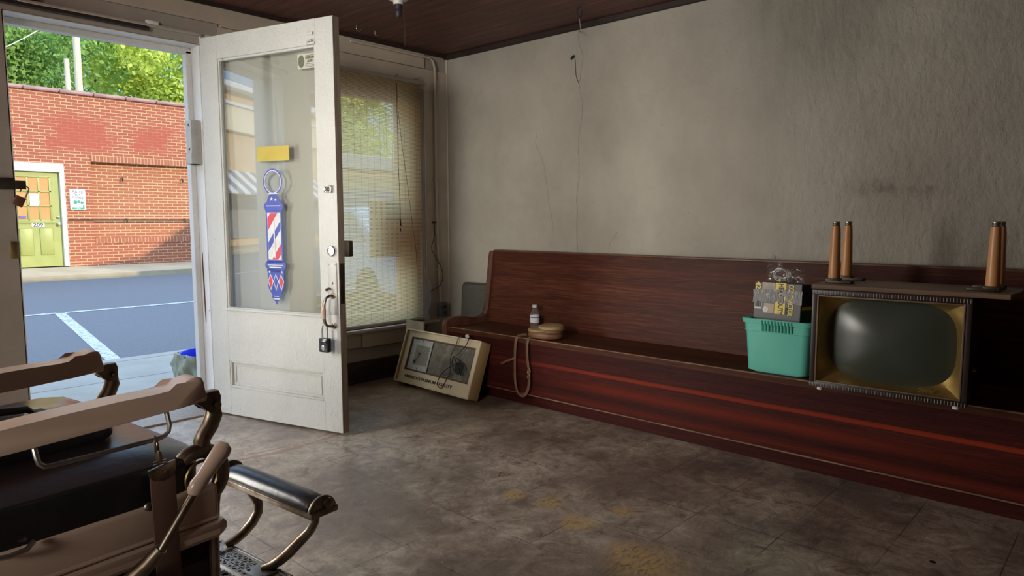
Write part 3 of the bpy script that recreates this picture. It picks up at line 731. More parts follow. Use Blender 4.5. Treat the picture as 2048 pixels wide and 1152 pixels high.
# ------------------------------------------------------------------ the open door
dv = Vector((.269, -.963, 0)).normalized()
DR = math.atan2(dv.y, dv.x)
door = thing('door_1', 'open white panelled door with curtained glass, barber pole decal and chipped paint', 'door', (1.719, 3.896, .012), DR, kind='structure')
DWID, DH, DT = .937, 2.075, .045     # local: x along the door, y away from the street side, z up
gx0, gx1, gz0, gz1 = .132, .822, .598, 1.952
b = MB()
b.box((0, 0, 0), (gx0, DT, DH), .003).box((gx1, 0, 0), (DWID, DT, DH), .003)
b.box((gx0, .0006, gz1), (gx1, DT-.0006, DH)).box((gx0, .0006, .31), (gx1, DT-.0006, gz0)).box((gx0, .0006, 0), (gx1, DT-.0006, .155))
b.build('door_leaf', M['door_paint'], door, smooth=0)
MB().box((gx0-.002, .016, .15), (gx1+.002, .030, .315)).build('lower_panel', M['door_paint'], door, smooth=0)
def frame(b, x0, x1, z0, z1, w, y0, y1, bev=.003):
    b.box((x0, y0, z0), (x0+w, y1, z1), bev).box((x1-w, y0, z0), (x1, y1, z1), bev)
    b.box((x0+w, y0, z0), (x1-w, y1, z0+w), bev).box((x0+w, y0, z1-w), (x1-w, y1, z1), bev)
b = MB(); frame(b, gx0, gx1, .155, .31, .013, .002, .018); frame(b, gx0+.030, gx1-.030, .180, .285, .006, .012, .017, .002)
b.build('panel_moulding', M['door_paint'], door)
b = MB(); frame(b, gx0, gx1, gz0, gz1, .012, .004, .020); b.box((gx0-.012, -.010, gz0-.006), (gx1+.004, .01, gz0+.008), .004)
b.build('glazing_bead', M['door_paint'], door)
MB().box((DWID-.0008, .0, .0), (DWID+.0008, DT, DH)).build('lock_edge', M['old_wood_edge'], door, smooth=0)
MB().box((gx0+.004, .018, gz0+.004), (gx1-.004, .022, gz1-.004)).build('pane', M['door_pane'], door, smooth=0)
def cur(u, w_):
    x = gx0-.02+(gx1-gx0+.04)*u; z = gz0-.04+(gz1-gz0+.07)*w_
    f1 = .045*math.exp(-((u-.44-.06*(1-w_))/(.02+.09*(1-w_)))**2)*w_**.6; f2 = .045*math.exp(-((u-.86-.05*math.sin(3*w_))/.045)**2)*(1-w_)
    f3 = .009*math.sin(9*u+2.5*w_)+.006*math.sin(17*u-4*w_+1)*(.4+.6*w_)
    return (x, .060+f1+f2+f3, z)
MB().grid(cur, 90, 50).build('curtain', M['curtain'], door, smooth=80)
# decals on the street side of the glass
YD = .0172
def flat(b, pts, y=YD, t=.0004): b.prism([(x, y, z) for x, z in pts], (0, -t, 0)); return b
def ring(b, cx, cz, r0, r1, n=40, sy=1.0, y=YD):
    for i in range(n):
        a0, a1 = 2*PI*i/n, 2*PI*(i+1)/n
        flat(b, [(cx+r0*math.cos(a0), cz+sy*r0*math.sin(a0)), (cx+r1*math.cos(a0), cz+sy*r1*math.sin(a0)), (cx+r1*math.cos(a1), cz+sy*r1*math.sin(a1)), (cx+r0*math.cos(a1), cz+sy*r0*math.sin(a1))], y)
def disc(b, cx, cz, r, sy=1.0, y=YD, n=32): flat(b, [(cx+r*math.cos(2*PI*i/n), cz+sy*r*math.sin(2*PI*i/n)) for i in range(n)], y)
pc = .490
dec = MB()                                               # blue body
dec.mi = 0
def sym(prof, y=YD): flat(dec, [(pc-w_, z) for w_, z in prof] + [(pc+w_, z) for w_, z in prof[::-1]], y)
ring(dec, pc, 1.290, .060, .068)
sym([(.026, 1.225), (.040, 1.205), (.046, 1.185), (.066, 1.175), (.070, 1.160), (.064, 1.150), (.058, 1.138)])
sym([(.056, 1.14), (.058, .865)]); sym([(.058, .872), (.072, .862), (.074, .842), (.062, .832), (.060, .812)])
sym([(.056, .83), (.060, .76), (.054, .725), (.036, .70), (.028, .690), (.034, .683), (.026, .666), (.012, .658), (.002, .640)])
dec.mi = 2; Y2 = YD-.0006
ring(dec, pc, 1.290, .056, .060, y=Y2); dec.mi = 0; ring(dec, pc, 1.290, .0535, .056, y=Y2); dec.mi = 2
sym([(.047, 1.128), (.047, .880)], Y2)
sym([(.030, 1.232), (.030, 1.226)], Y2); sym([(.050, 1.166), (.050, 1.162)], Y2); sym([(.055, .853), (.055, .849)], Y2)
sym([(.044, .842), (.044, .836)], Y2); sym([(.018, .686), (.018, .682)], Y2); sym([(.026, .674), (.020, .667)], Y2)
def star(cx, cz, r, y): flat(dec, [(cx+(r if i % 2 == 0 else r*.42)*math.cos(PI/2+i*PI/5), cz+(r if i % 2 == 0 else r*.42)*math.sin(PI/2+i*PI/5)) for i in range(10)], y)
star(pc-.012, 1.200, .013, Y2); star(pc+.016, 1.196, .010, Y2)
for q_ in (-.044, .044): star(pc+q_, .815, .009, Y2)
Y3 = YD-.0012
for i, (za, mi) in enumerate(((.885, 1), (.975, 0), (1.055, 1), (1.135, 1))):   # slanted stripes clipped to the cylinder
    pass
def stripe(zb, w_, mi, y):
    # parallelogram rising to the right, clipped between .880 and 1.128
    import itertools
    poly = [(-.045, zb), (.045, zb+.115), (.045, zb+.115+w_), (-.045, zb+w_)]
    for lim, sgn in ((.881, 1), (1.127, -1)):
        out = []
        for (p, q_) in zip(poly, poly[1:]+poly[:1]):
            ip, iq = (p[1]-lim)*sgn >= 0, (q_[1]-lim)*sgn >= 0
            if ip: out.append(p)
            if ip != iq:
                u = (lim-p[1])/(q_[1]-p[1]); out.append((p[0]+(q_[0]-p[0])*u, lim))
        poly = out
        if len(poly) < 3: return
    dec.mi = mi; flat(dec, [(pc+x, z) for x, z in poly], y)
stripe(.795, .055, 1, Y3); stripe(.925, .045, 0, Y3); stripe(1.035, .065, 1, Y3)
dec.mi = 2; flat(dec, [(pc-.004, .89), (pc+.005, .89), (pc+.005, 1.08), (pc-.004, 1.085)], YD-.0018)
for i in (-1, 0, 1):                                     # diamonds on the lower cup
    cxd = pc+i*.038
    dec.mi = 2; flat(dec, [(cxd-.020, .765), (cxd, .715), (cxd+.020, .765), (cxd, .805)], Y2)
    dec.mi = 0 if i == 0 else 1; flat(dec, [(cxd-.015, .765), (cxd, .725), (cxd+.015, .765), (cxd, .797)], Y3)
dec.build('barber_pole_decal', [M['decal_blue'], M['decal_red'], M['decal_white']], door, smooth=0)
b = MB(); flat(b, [(.385, 1.398), (.612, 1.398), (.612, 1.474), (.385, 1.474)]); b.build('yellow_sticker', M['yellow_film'], door, smooth=0)
b = MB(); flat(b, [(.690, 1.845), (.812, 1.845), (.812, 1.918), (.690, 1.918)], YD)
stk = b.build('alert_sticker', M['sticker_bg'], door, smooth=0)
b = MB(); disc(b, .715, 1.882, .020, 1.55, YD-.0006); b.build('police_badge_emblem', M['badge'], stk, smooth=0)
def dtext(body, x, z, size, fit): text('lettering', body, size, (x, YD-.0012, z), (1, 0, 0), (0, 0, 1), M['badge'], stk, fit=fit, world=False, bold=.0006)
dtext('OPERATION', .776, 1.897, .017, .066); dtext('ALERT', .776, 1.880, .016, .044)
b = MB()
for z, l_ in ((1.908, .070), (1.867, .070), (1.860, .060), (1.853, .066)): b.box((.742, YD-.0012, z-.0012), (.742+l_, YD-.0004, z+.0012))
b.build('sticker_lines', M['badge'], stk, smooth=0)
# hardware on the street side
RY = Matrix.Rotation(PI/2, 4, 'X')
def dl(b, prof, x, z, seg=24): return b.lathe(prof, seg, Matrix.Translation((x, 0, z)) @ RY)
b = MB(); dl(b, [(.028, 0), (.028, .008), (.024, .013), (.017, .014), (.017, .010), (.012, .010), (.012, .012)], .896, .935)
b.box((.894, -.0135, .928), (.898, -.0118, .944)); b.build('lock_cylinder', M['chrome'], door)
b = MB(); b.box((.862, -.012, 1.226), (.884, 0, 1.256), .004); dl(b, [(.014, 0), (.014, .012), (.009, .02), (.011, .03), (.006, .034)], .888, 1.241).box((.897, -.015, 1.224), (.914, 0, 1.260), .003)
b.build('latch_knob', M['chrome'], door)
pl_ = MB().box((.870, -.005, .612), (.925, 0, .876), .004).build('handle_plate', M['old_metal_box'], door)
b = MB()
for (x, z) in ((.878, .866), (.917, .866), (.878, .622), (.917, .622)): dl(MB(), [(.004, .005), (.004, .007), (.002, .0075)], x, z, 8).build('plate_screw', M['steel'], pl_)
b = MB(); flat(b, [(.893, .772), (.899, .765), (.905, .772), (.899, .780)], -.0051); b.build('keyhole', M['ink'], pl_, smooth=0)
hd = MB().tube([(.900, -.002, .708), (.898, -.028, .712), (.893, -.050, .700), (.887, -.056, .68), (.884, -.058, .655)], [.009, .007, .007, .008, .009], 10)
hd.tube([(.884, -.058, .600), (.887, -.054, .575), (.893, -.044, .560), (.898, -.022, .556), (.900, -.002, .558)], [.009, .008, .007, .007, .009], 10)
dl(hd, [(.014, 0), (.016, .006), (.008, .010)], .900, .708); dl(hd, [(.014, 0), (.016, .006), (.008, .010)], .900, .556)
hdo = hd.build('pull_handle', M['nickel_worn'], door)
MB().tube([(.884, -.058, .658), (.8825, -.0595, .628), (.884, -.058, .598)], [.010, .0135, .010], 12).build('grip', M['porcelain'], hdo)
MB().tube([(.885, 0, .742), (.885, -.02, .746), (.88, -.034, .738)], [.006, .006, .010], 8, flat=.7).build('thumb_latch', M['nickel_worn'], door)
MB().box((DWID-.0002, .006, .668), (DWID+.0022, .034, .872), .001).build('mortise_plate', M['iron'], door)
MB().box((DWID-.085, DT, .905), (DWID+.028, DT+.035, .985), .004).build('rim_lock', M['iron'], door)
b = MB(); b.box((.775, -.009, 1.998), (.815, 0, 2.012), .003).tube([(.77, -.004, 1.955), (.79, -.012, 1.972), (.81, -.010, 1.968)], .006, 6).box((.768, -.008, 1.952), (.825, 0, 1.963), .003)
b.build('top_bolt', M['door_paint'], door)
# padlock hanging from the pull handle
pk = thing('padlock', 'black padlock hanging from the pull handle of the open door', 'padlock', door.matrix_basis.to_translation(), DR)
PXc, PYc, PZc = .876, -.046, .548
MB().tube([(PXc-.017, PYc, PZc-.055), (PXc-.017, PYc, PZc-.01), (PXc-.012, PYc, PZc+.012), (PXc, PYc, PZc+.020), (PXc+.012, PYc, PZc+.012), (PXc+.017, PYc, PZc-.01), (PXc+.017, PYc, PZc-.055)], .0042, 8).build('shackle', M['chrome'], pk)
MB().box((PXc-.030, PYc-.016, PZc-.122), (PXc+.030, PYc+.016, PZc-.050), .007).box((PXc-.024, PYc-.019, PZc-.078), (PXc+.024, PYc-.012, PZc-.060), .002).build('lock_body', M['black_vinyl'], pk)
MB().lathe([(.013, 0), (.013, .003), (.010, .004), (.009, .003)], 20, Matrix.Translation((PXc, PYc-.0155, PZc-.098)) @ RY).build('dial', M['chrome'], pk)
pk.location = door.location

# things on the jambs and head
jb = thing('junction_box', 'grey painted metal box with chipped paint on the right door jamb', 'metal box', (DX1-.045, F+.05, 1.30))
def atj(px, py, y): return at(px, py, 1, y)
za = at(380, 240, 1, F+.05).z; zb_ = at(382, 328, 1, F+.05).z
MB().box((DX1-.062, F+.015, zb_), (DX1-.004, F+.085, za), .006).build('box_body', M['old_metal_box'], jb, world=True)
MB().box((DX1-.066, F+.013, zb_), (DX1-.004, F+.087, zb_+.055), .004).build('box_cap', M['old_metal_box'], jb, world=True)
for z in (za-.03, zb_+.08): MB().lathe([(.006, 0), (.006, .003), (.003, .004)], 10, Matrix.Translation((DX1-.062, F+.04, z)) @ Matrix.Rotation(-PI/2, 4, 'Y')).build('screw', M['rust'], jb, world=True)
pts = [(405, 505), (405, 520), (407, 550), (409, 585), (411, 620), (412, 645)]
tag(MB().tube([at(px, py, 0, DX1-.006) for px, py in pts], [.001, .0035, .004, .004, .0035, .001], 6).build('rust_strip', M['rust']),
    'thin rusty brown strip on the right door jamb, below the grey metal box', 'strip')
q = at(304, 46, 1, F-.02)
tag(MB().box((q.x-.032, F-.030, q.z-.012), (q.x+.032, F-.008, q.z+.012), .005).build('catch_block', M['white_trim']),
    'small white block screwed above the doorway head', 'catch')
hs = thing('hasp', 'dark hasp arm jutting from the left door jamb across the opening', 'hasp', (.81, F-.004, 1.27))
MB().box((.77, F-.012, 1.245), (.842, F, 1.300), .003).build('hasp_plate', M['iron'], hs, world=True)
MB().box((.835, F-.012, 1.247), (.885, F-.005, 1.288), .002).build('hasp_arm', M['iron'], hs, world=True)
pk2 = thing('padlock', 'brown open padlock hanging from the hasp on the left door jamb', 'padlock', (.870, F-.010, 1.20))
c = Vector((.866, F-.0085, 1.218))
Rm = Matrix.Translation(c) @ Matrix.Rotation(.45, 4, 'Y')
b = MB().tube([Rm @ Vector(p) for p in ((-.014, 0, .012), (-.014, 0, .030), (-.008, 0, .044), (.002, 0, .048), (.012, 0, .042), (.015, 0, .03), (.015, 0, -.01))], .0032, 8); b.build('shackle', M['nickel_worn'], pk2, world=True)
MB().box((-.021, -.009, -.052), (.021, .009, -.006), .004, M=Rm).build('lock_body', M['rust'], pk2, world=True)
tag(MB().box((.806, F-.012, .925), (.838, F, 1.005), .003).build('strike_plate', M['brass_old']),
    'small yellowed strike plate low on the left door jamb', 'strike plate')

# ------------------------------------------------------------------ blind, flag, plastic, conduit
bl = thing('window_blind', 'cream slatted roll-up blind pulled down over the window behind the open door', 'blind', (2.75, F-.03, .37))
BX0, BX1, BZ0, BZ1 = 2.16, 3.275, .395, 2.055
YB = F-.030
MB().box((BX0-.02, YB-.012, BZ1), (3.30, YB+.012, BZ1+.026), .003).build('head_rail', M['grey_paint'], bl, world=True)
MB().tube([(BX0, YB, BZ0-.012), (BX1+.045, YB, BZ0-.012)], .011, 8).build('bottom_rail', M['cream_paint'], bl, world=True)
b = MB(); n = 176; p = (BZ1-BZ0)/n
for i in range(n):
    z = BZ0+p*(i+.5); y = YB+.0006*math.sin(i*1.7); h_ = p*.37
    b.box((BX0, y-.0006, z-h_), (BX1+.002*math.sin(i*.9), y+.0006, z+h_))
b.build('slats', M['blind'], bl, world=True, smooth=0)
b = MB(); x = BX0+.03
while x < BX1:
    b.box((x-.0003, YB-.0016, BZ0), (x+.0003, YB-.0008, BZ1)); x += .052
b.build('binding_strings', M['cord_tan'], bl, world=True, smooth=0)
ca = at(792, 162, 1, YB-.01)
pts = [at(px, py, 1, YB-.012) for px, py in ((792, 160), (793, 190), (795, 260), (797, 340), (800, 400), (801, 440))]
MB().tube(pts, .0016, 5).tube([at(801, 438, 1, YB-.012), at(801.5, 452, 1, YB-.012)], [.003, .006], 8).tube([at(801, 456, 1, YB-.012), at(801, 463, 1, YB-.012)], [.003, .005], 8).build('pull_cord', M['cord_brown'], bl, world=True)
pts = [at(px, py, 1, YB-.016) for px, py in ((793, 165), (796, 220), (804, 290), (815, 370), (824, 440), (832, 500), (834, 530))]
MB().tube(pts, .0014, 5).build('lift_cord', M['cord_brown'], bl, world=True)
b = MB()
for px, py in ((789, 152), (834, 158)):
    q = at(px, py, 1, YB-.012); b = MB(); b.tube([(q.x, F-.012, q.z), (q.x, YB-.012, q.z), (q.x+.012, YB-.02, q.z+.004), (q.x+.02, YB-.016, q.z+.012)], .004, 6)
    b.build('hanging_hook', M['chrome'], bl, world=True)
# flag hung vertically in the window
fl = thing('flag', 'small striped flag with stars hung vertically in the window behind the blind', 'flag', (3.03, F+.07, .88))
fa = at(738, 402, 1, F+.09); fb = at(806, 512, 1, F+.09)
x0, x1, zt, zb2 = fa.x, fb.x, fa.z, fb.z; sw_ = (x1-x0)/13
b = MB()
for i in range(13):
    b.mi = i % 2
    zz = zt if i < 6 else zt-(zt-zb2)*.36
    def st_(u, w_, i=i, zz=zz): 
        xx = x0+sw_*(i+u); z = zb2+(zz-zb2)*w_; return (xx, F+.085+.004*math.sin(xx*40+z*5), z)
    b.grid(st_, 3, 9)
b.build('stripes', [M['red_flag'], M['white_flag']], fl, world=True, smooth=80)
xc = x0+6*sw_; zc = zt-(zt-zb2)*.36
MB().grid(lambda u, w_: (xc+(x1-xc)*u, F+.0835+.004*math.sin((xc+(x1-xc)*u)*40+6), zc+(zt-zc)*w_), 8, 8).build('canton', M['blue_flag'], fl, world=True, smooth=80)
b = MB()
for r in range(9):
    for cc in range(6 if r % 2 == 0 else 5):
        sx0 = xc+(x1-xc)*((cc+.5+(0 if r % 2 == 0 else .5))/6); sz0 = zc+(zt-zc)*((r+.5)/9); rr = .0048
        b.poly([(sx0+(rr if i % 2 == 0 else rr*.42)*math.cos(PI/2+i*PI/5), F+.0775, sz0+(rr if i % 2 == 0 else rr*.42)*math.sin(PI/2+i*PI/5)) for i in range(10)])
b.build('stars', M['white_flag'], fl, world=True, smooth=0)
# loose plastic strip at the right edge of the window
def pls(u, w_):
    z = .372+(1.02-.372)*w_; a_ = (1-w_)
    wdt = .006+.075*math.sin(PI*min(1, (1-w_)*1.25)*.5)**2+.02*math.exp(-((w_-.3)/.15)**2)
    xx = 3.268+wdt*u + .016*math.exp(-((w_-.36)/.08)**2)
    return (xx, F-.016-.022*math.sin(u*PI)*(.5+a_)-.012*math.sin(w_*26+u*3)*a_, z)
tag(MB().grid(pls, 16, 70).build('plastic_strip', M['hazy_plastic'], smooth=80), 'crumpled translucent plastic sheeting along the right edge of the window blind', 'plastic sheet')
# conduit and outlet
cp = [(700, 72.5), (780, 89.5), (825, 99), (838, 102), (848, 106), (857, 112), (864, 122), (868, 135), (869, 160), (871, 300), (873, 450), (878, 560), (881.5, 606)]
cv = [at(px, py, 1, F-.020) for px, py in cp]
cv = [Vector((v.x, F-.026 if i > 0 else F-.026, min(v.z, H-.045))) for i, v in enumerate(cv)]
cd_ = thing('conduit', 'thin cream conduit running along the ceiling edge and down beside the window', 'conduit', (cv[-1].x, F-.02, .5))
MB().tube(cv[:4], .0085, 10).tube(cv[3:], .0085, 10).build('pipe', M['cream_paint'], cd_, world=True)
b = MB()
for px, py in ((871, 360), (878, 540)):
    q = at(px, py, 1, F-.02); MB().box((q.x-.022, F-.032, q.z-.006), (q.x+.022, F-.011, q.z+.006), .003).build('strap', M['cream_paint'], cd_, world=True)
ox0, oz1 = 3.425, .487; ox1, oz0 = 3.497, .378
ob_ = thing('outlet_box', 'dark grey metal outlet box on the wall below the conduit', 'outlet', (3.46, F-.01, oz0))
MB().box((ox0, F-.055, oz0), (ox1, F-.010, oz1), .004).build('outlet_body', M['outlet_grey'], ob_, world=True)
b = MB()
for z in (.455, .410): MB().lathe([(.015, 0), (.015, .004), (.012, .005)], 16, Matrix.Translation((3.466, F-.055, z)) @ RY).build('socket', M['ink'], ob_, world=True)
MB().lathe([(.006, 0), (.006, .008), (.003, .009)], 10, Matrix.Translation((3.432, F-.055, .468)) @ RY).build('screw', M['chrome'], ob_, world=True)
pts = [at(px, py, 1, F-.035) for px, py in ((869, 470), (867, 480), (863, 492), (864, 500), (872, 516), (881, 532), (886, 546), (885, 560), (880, 571), (872, 577), (862, 582), (855, 586))]
cb2 = thing('dangling_wire', 'brown cord looping down beside the conduit by the window', 'cord', (3.42, F-.03, .6))
MB().tube(pts, .0032, 6).build('wire', M['cord_brown'], cb2, world=True)
q = at(869, 444, 1, F-.03); q2 = at(869, 472, 1, F-.03)
MB().box((q.x-.012, F-.038, q.z-.012), (q.x+.012, F-.012, q.z+.002), .002).tube([(q.x-.006, F-.034, q.z-.01), (q2.x-.006, F-.036, q2.z)], .0035, 6).build('fuse_clip', M['ink'], cb2, world=True)

# ------------------------------------------------------------------ ceiling bits
q = at(787, -2, 2, H)
qs = at(797, 24, 2, H-.085); LHX, LHY = qs.x, qs.y
sk = thing('lamp_holder', 'white porcelain ceiling lamp holder with black socket and pull chain', 'lamp holder', (LHX, LHY, H))
MB().lathe([(.062, 0), (.062, -.010), (.050, -.022), (.028, -.030), (.026, -.048)], 28, Matrix.Translation((LHX, LHY, H))).build('porcelain_base', M['white_plastic'], sk, world=True)
MB().lathe([(.0225, -.046), (.023, -.075), (.018, -.080), (.021, -.095), (.014, -.112), (.004, -.118)], 20, Matrix.Translation((LHX, LHY, H))).build('socket', M['ink'], sk, world=True)
MB().tube([(LHX+.022, LHY-.015, H-.03), (LHX+.026, LHY-.017, H-.10), (LHX+.027, LHY-.018, H-.26)], .0016, 5).build('pull_chain', M['cord_brown'], sk, world=True)
for (px, py, lab) in ((713, 50, 'left'), (750, 60, 'right')):
    q = at(px, py, 2, H)
    ob = MB().tube([(q.x, q.y, H), (q.x, q.y, H-.022), (q.x+.004, q.y, H-.032), (q.x+.016, q.y-.004, H-.036), (q.x+.024, q.y-.006, H-.026), (q.x+.026, q.y-.006, H-.018)], .0028, 8).build('ceiling_hook', M['chrome'])
    tag(ob, 'small metal cup hook in the ceiling, the one nearer the ' + ('open door' if lab == 'left' else 'hanging lamp holder'), 'hook', 'cup hooks in the ceiling')
lp = thing('hanging_cord', 'thin cord with a dark loop hanging from the ceiling near the plaster wall', 'cord', (3.3, 2.5, H))
Lq = Vector((3.26, 2.48, H))
MB().tube([(Lq.x, Lq.y, H), (Lq.x-.010, Lq.y+.008, H-.020), (Lq.x-.008, Lq.y+.006, H-.045), (Lq.x, Lq.y, H-.062), (Lq.x+.010, Lq.y-.008, H-.045), (Lq.x+.010, Lq.y-.008, H-.020), (Lq.x+.002, Lq.y, H)], .004, 6).build('loop', M['ink'], lp, world=True)
pe = at(1157, 62, 0, WX-.004)
MB().tube([(Lq.x, Lq.y, H-.062), (Lq.x+.12, Lq.y+.08, H-.090), (pe.x, pe.y, pe.z)], .0022, 5).build('cord', M['cord_white'], lp, world=True)
q = at(1148, 115, 0, WX)
b = MB().tube([(WX, q.y, q.z), (WX-.02, q.y, q.z+.004)], .006, 8).tube([(WX-.012, q.y+.016, q.z-.01), (WX-.014, q.y-.012, q.z+.008)], .006, 6)
nl = b.build('wall_nail', M['ink'])
tag(nl, 'dark nail with a scrap of string high on the plaster wall', 'nail')
MB().tube([at(px, py, 0, WX-.006) for px, py in ((1150, 118), (1151, 140), (1152, 152), (1157, 166))], .0016, 5).build('string', M['cord_brown'], nl)

# ------------------------------------------------------------------ the pew
PX, SZ, PE = 3.02, .412, 3.388       # front face, seat height, far end
PN = -1.6                            # near end, beyond the frame
pew = thing('church_pew', 'long dark red wooden pew with curved end panel along the plaster wall', 'pew', (3.25, 1.0, 0))
# seat: slightly dished board
def seatf(u, w_):
    x = PX+(3.42-PX)*u; z = SZ-.012*math.sin(u*PI)-.006*u
    return (x, PN+(PE-.04-PN)*w_, z)
b = MB().prism([(PX-.006, PN, SZ-.004), (PX-.002, PN, SZ), (PX+.10, PN, SZ-.006), (PX+.25, PN, SZ-.011), (3.42, PN, SZ-.006), (3.42, PN, SZ-.035), (PX-.006, PN, SZ-.032)], (0, PE-.042-PN, 0))
b.build('seat', M['pew_seat'], pew, world=True)
# back: gently curved in section
bp = [(3.395, SZ-.02), (3.400, .47), (3.412, .55), (3.425, .63), (3.440, .72), (3.452, .80), (3.463, .886)]
b = MB().prism([(x, PN, z) for x, z in bp] + [(x+.032, PN, z) for x, z in bp[::-1]], (0, PE-.042-PN, 0))
b.build('backrest', M['pew_back'], pew, world=True)
MB().box((3.455, PN, .884), (3.515, PE-.03, .896), .004).build('top_rail', M['pew_end'], pew, world=True)
b = MB().box((PX, PN, .078), (PX+.022, PE-.030, SZ-.028), .002)
b.build('front_panel', M['pew_front'], pew, world=True, smooth=0)
MB().box((PX-.002, PN, .072), (PX+.022, PE-.03, .0785), .001).build('panel_edge', M['worn_edge'], pew, world=True)
MB().box((PX+.045, PN, 0), (PX+.065, PE-.03, .08)).build('kick_board', M['pew_front'], pew, world=True, smooth=0)
MB().tube([(PX-.004, PN, SZ-.003), (PX-.004, PE-.03, SZ-.003)], .0035, 6).build('seat_edge', M['worn_edge'], pew, world=True)
ep = [(3.010, .0), (3.004, .36), (2.998, .40), (3.000, .425), (3.008, .448), (3.03, .460), (3.08, .466), (3.16, .464), (3.23, .450), (3.29, .440), (3.345, .440), (3.378, .456), (3.392, .49), (3.398, .55), (3.406, .62), (3.418, .70), (3.430, .78), (3.436, .84), (3.440, .876), (3.452, .888), (3.515, .888), (3.515, 0)]
b = MB().prism([(x, PE-.042, z) for x, z in ep], (0, .042, 0), .006); b.build('end_panel', M['pew_end'], pew, world=True)

# padded panel standing behind the pew's end
sp_ = thing('padded_panel', 'dark grey cloth panel with rounded corners standing behind the far end of the pew', 'panel', (3.44, 3.60, 0))
A_ = Vector((3.50, 3.72, 0)); B_ = Vector((3.508, 3.425, 0))
def rr(w0, w1, z0, z1, r, n=6):
    P = []
    for cx_, cz_, a0 in ((w1-r, z1-r, 0), (w0+r, z1-r, PI/2), (w0+r, z0+r, PI), (w1-r, z0+r, 1.5*PI)):
        for i in range(n+1): a = a0+PI/2*i/n; P.append((cx_+r*math.cos(a), cz_+r*math.sin(a)))
    return P
dAB = (B_-A_).normalized(); LAB = (B_-A_).length; nAB = Vector((dAB.y, -dAB.x, 0)); 
if nAB.x > 0: nAB = -nAB
T_ = lambda u, z, dpt: A_+dAB*u+Vector((0, 0, z))+nAB*dpt + Vector((.03*(z-.3), 0, 0))
P = [(u + .035*(z-.1)*(1 if u < LAB/2 else -.2), z) for u, z in rr(.0, LAB, .004, .650, .03)]
MB().prism([T_(u, z, 0) for u, z in P], nAB*.03, .008).build('rim', M['vinyl_edge'], sp_, world=True)
P2 = [(u + .035*(z-.1)*(1 if u < LAB/2 else -.2), z) for u, z in rr(.012, LAB-.012, .02, .636, .024)]
MB().prism([T_(u, z, .026) for u, z in P2], nAB*.010, .006).build('cloth_face', M['grey_mesh'], sp_, world=True)

# ------------------------------------------------------------------ the leaning wall clock
CA, CT = -1.613, .334; CW, CH, CDp = .751, .360, .085
clk = thing('wall_clock', 'cream lighted advertising clock leaning against the end of the pew', 'clock', (2.835, 3.335, .029), 0)
clk.rotation_euler = (Matrix.Rotation(CA, 3, 'Z') @ Matrix.Rotation(-CT, 3, 'X')).to_euler()
# local: x width, y into the case, z up
b = MB(); t_ = .008
b.mi = 0
for (a, c) in (((-CW/2, 0, 0), (-CW/2+t_, CDp, CH)), ((CW/2-t_, 0, 0), (CW/2, CDp, CH)), ((-CW/2, 0, 0), (CW/2, CDp, t_)), ((-CW/2, 0, CH-t_), (CW/2, CDp, CH))): b.box(a, c, .0025)
b.build('case', M['clock_brown'], clk)
b = MB(); frame(b, -CW/2, CW/2, 0, CH, .010, -.004, .006, .002); b.build('front_lip', M['clock_beige'], clk)
MB().box((-CW/2+.004, CDp-.006, .004), (CW/2-.004, CDp, CH-.004)).build('back_panel', M['ink'], clk, smooth=0)
wx0, wx1, wz0, wz1 = -.318, .321, .090, .311        # the window in the face
b = MB(); yF = .018
for (a, c) in (((-CW/2+.008, yF, .008), (wx0, yF+.006, CH-.008)), ((wx1, yF, .008), (CW/2-.008, yF+.006, CH-.008)), ((wx0, yF, .008), (wx1, yF+.006, wz0)), ((wx0, yF, wz1), (wx1, yF+.006, CH-.008))): b.box(a, c)
b.build('face_plate', M['clock_beige'], clk, smooth=0)
b = MB(); frame(b, wx0-.002, wx1+.002, wz0-.002, wz1+.002, .010, yF-.001, yF+.016, .001); b.build('window_rim', M['clock_dark'], clk)
dx1 = wx0+.222
MB().box((wx0, yF+.010, wz0), (dx1, yF+.016, wz1)).build('dial', M['dial_white'], clk, smooth=0)
MB().box((wx0+.062, yF+.008, wz0+.044), (wx0+.200, yF+.011, wz1-.048)).build('dial_center', M['dial_grey'], clk, smooth=0)
MB().box((dx1, yF+.006, wz0), (dx1+.006, yF+.016, wz1)).build('divider', M['ink'], clk, smooth=0)
MB().box((dx1+.006, yF+.010, wz0), (wx1, yF+.016, wz1)).build('picture', M['picture'], clk, smooth=0)
MB().lathe([(.042, 0), (.042, .002)], 28, Matrix.Translation((.205, yF+.010, .172)) @ RY).build('dark_spot', M['ink'], clk)
b = MB()
for k_ in range(4):
    pts = []
    for i in range(17):
        u = i/16; x = wx0+.064+u*.140; z = wz1-.052-.008*k_ - .040*(u**1.5) - .010*math.sin(u*PI*1.6)+.01*(1-u)
        pts.append((x, yF+.007, z))
    b.tube(pts, .0016+.0008*(k_ % 2), 5)
for k_ in range(4):
    pts = [(wx0+.120+.020*k_+.012*i/5, yF+.007, wz1-.040-.020*(i/5)**1.5-.006*k_) for i in range(6)]; b.tube(pts, .0013, 5)
b.build('wave_ornament', M['silver'], clk)
ccx, ccz = wx0+.114, wz0+.112
b = MB()
for i in range(12):
    a = i*PI/6; ux, uz = math.sin(a), math.cos(a)
    s_ = min(.100/max(abs(ux), 1e-6), .100/max(abs(uz), 1e-6)); l_ = .020 if i % 3 == 0 else .008
    p0 = Vector((ccx+ux*s_, yF+.0095, ccz+uz*s_)); p1 = Vector((ccx+ux*(s_-l_), yF+.0095, ccz+uz*(s_-l_))); MB().tube([p0, p1], .0016 if i % 3 == 0 else .001, 4).build('hour_mark', M['ink'], clk)
b = MB().tube([(ccx, yF+.004, ccz), (ccx-.036, yF+.004, ccz-.050)], .0016, 5)
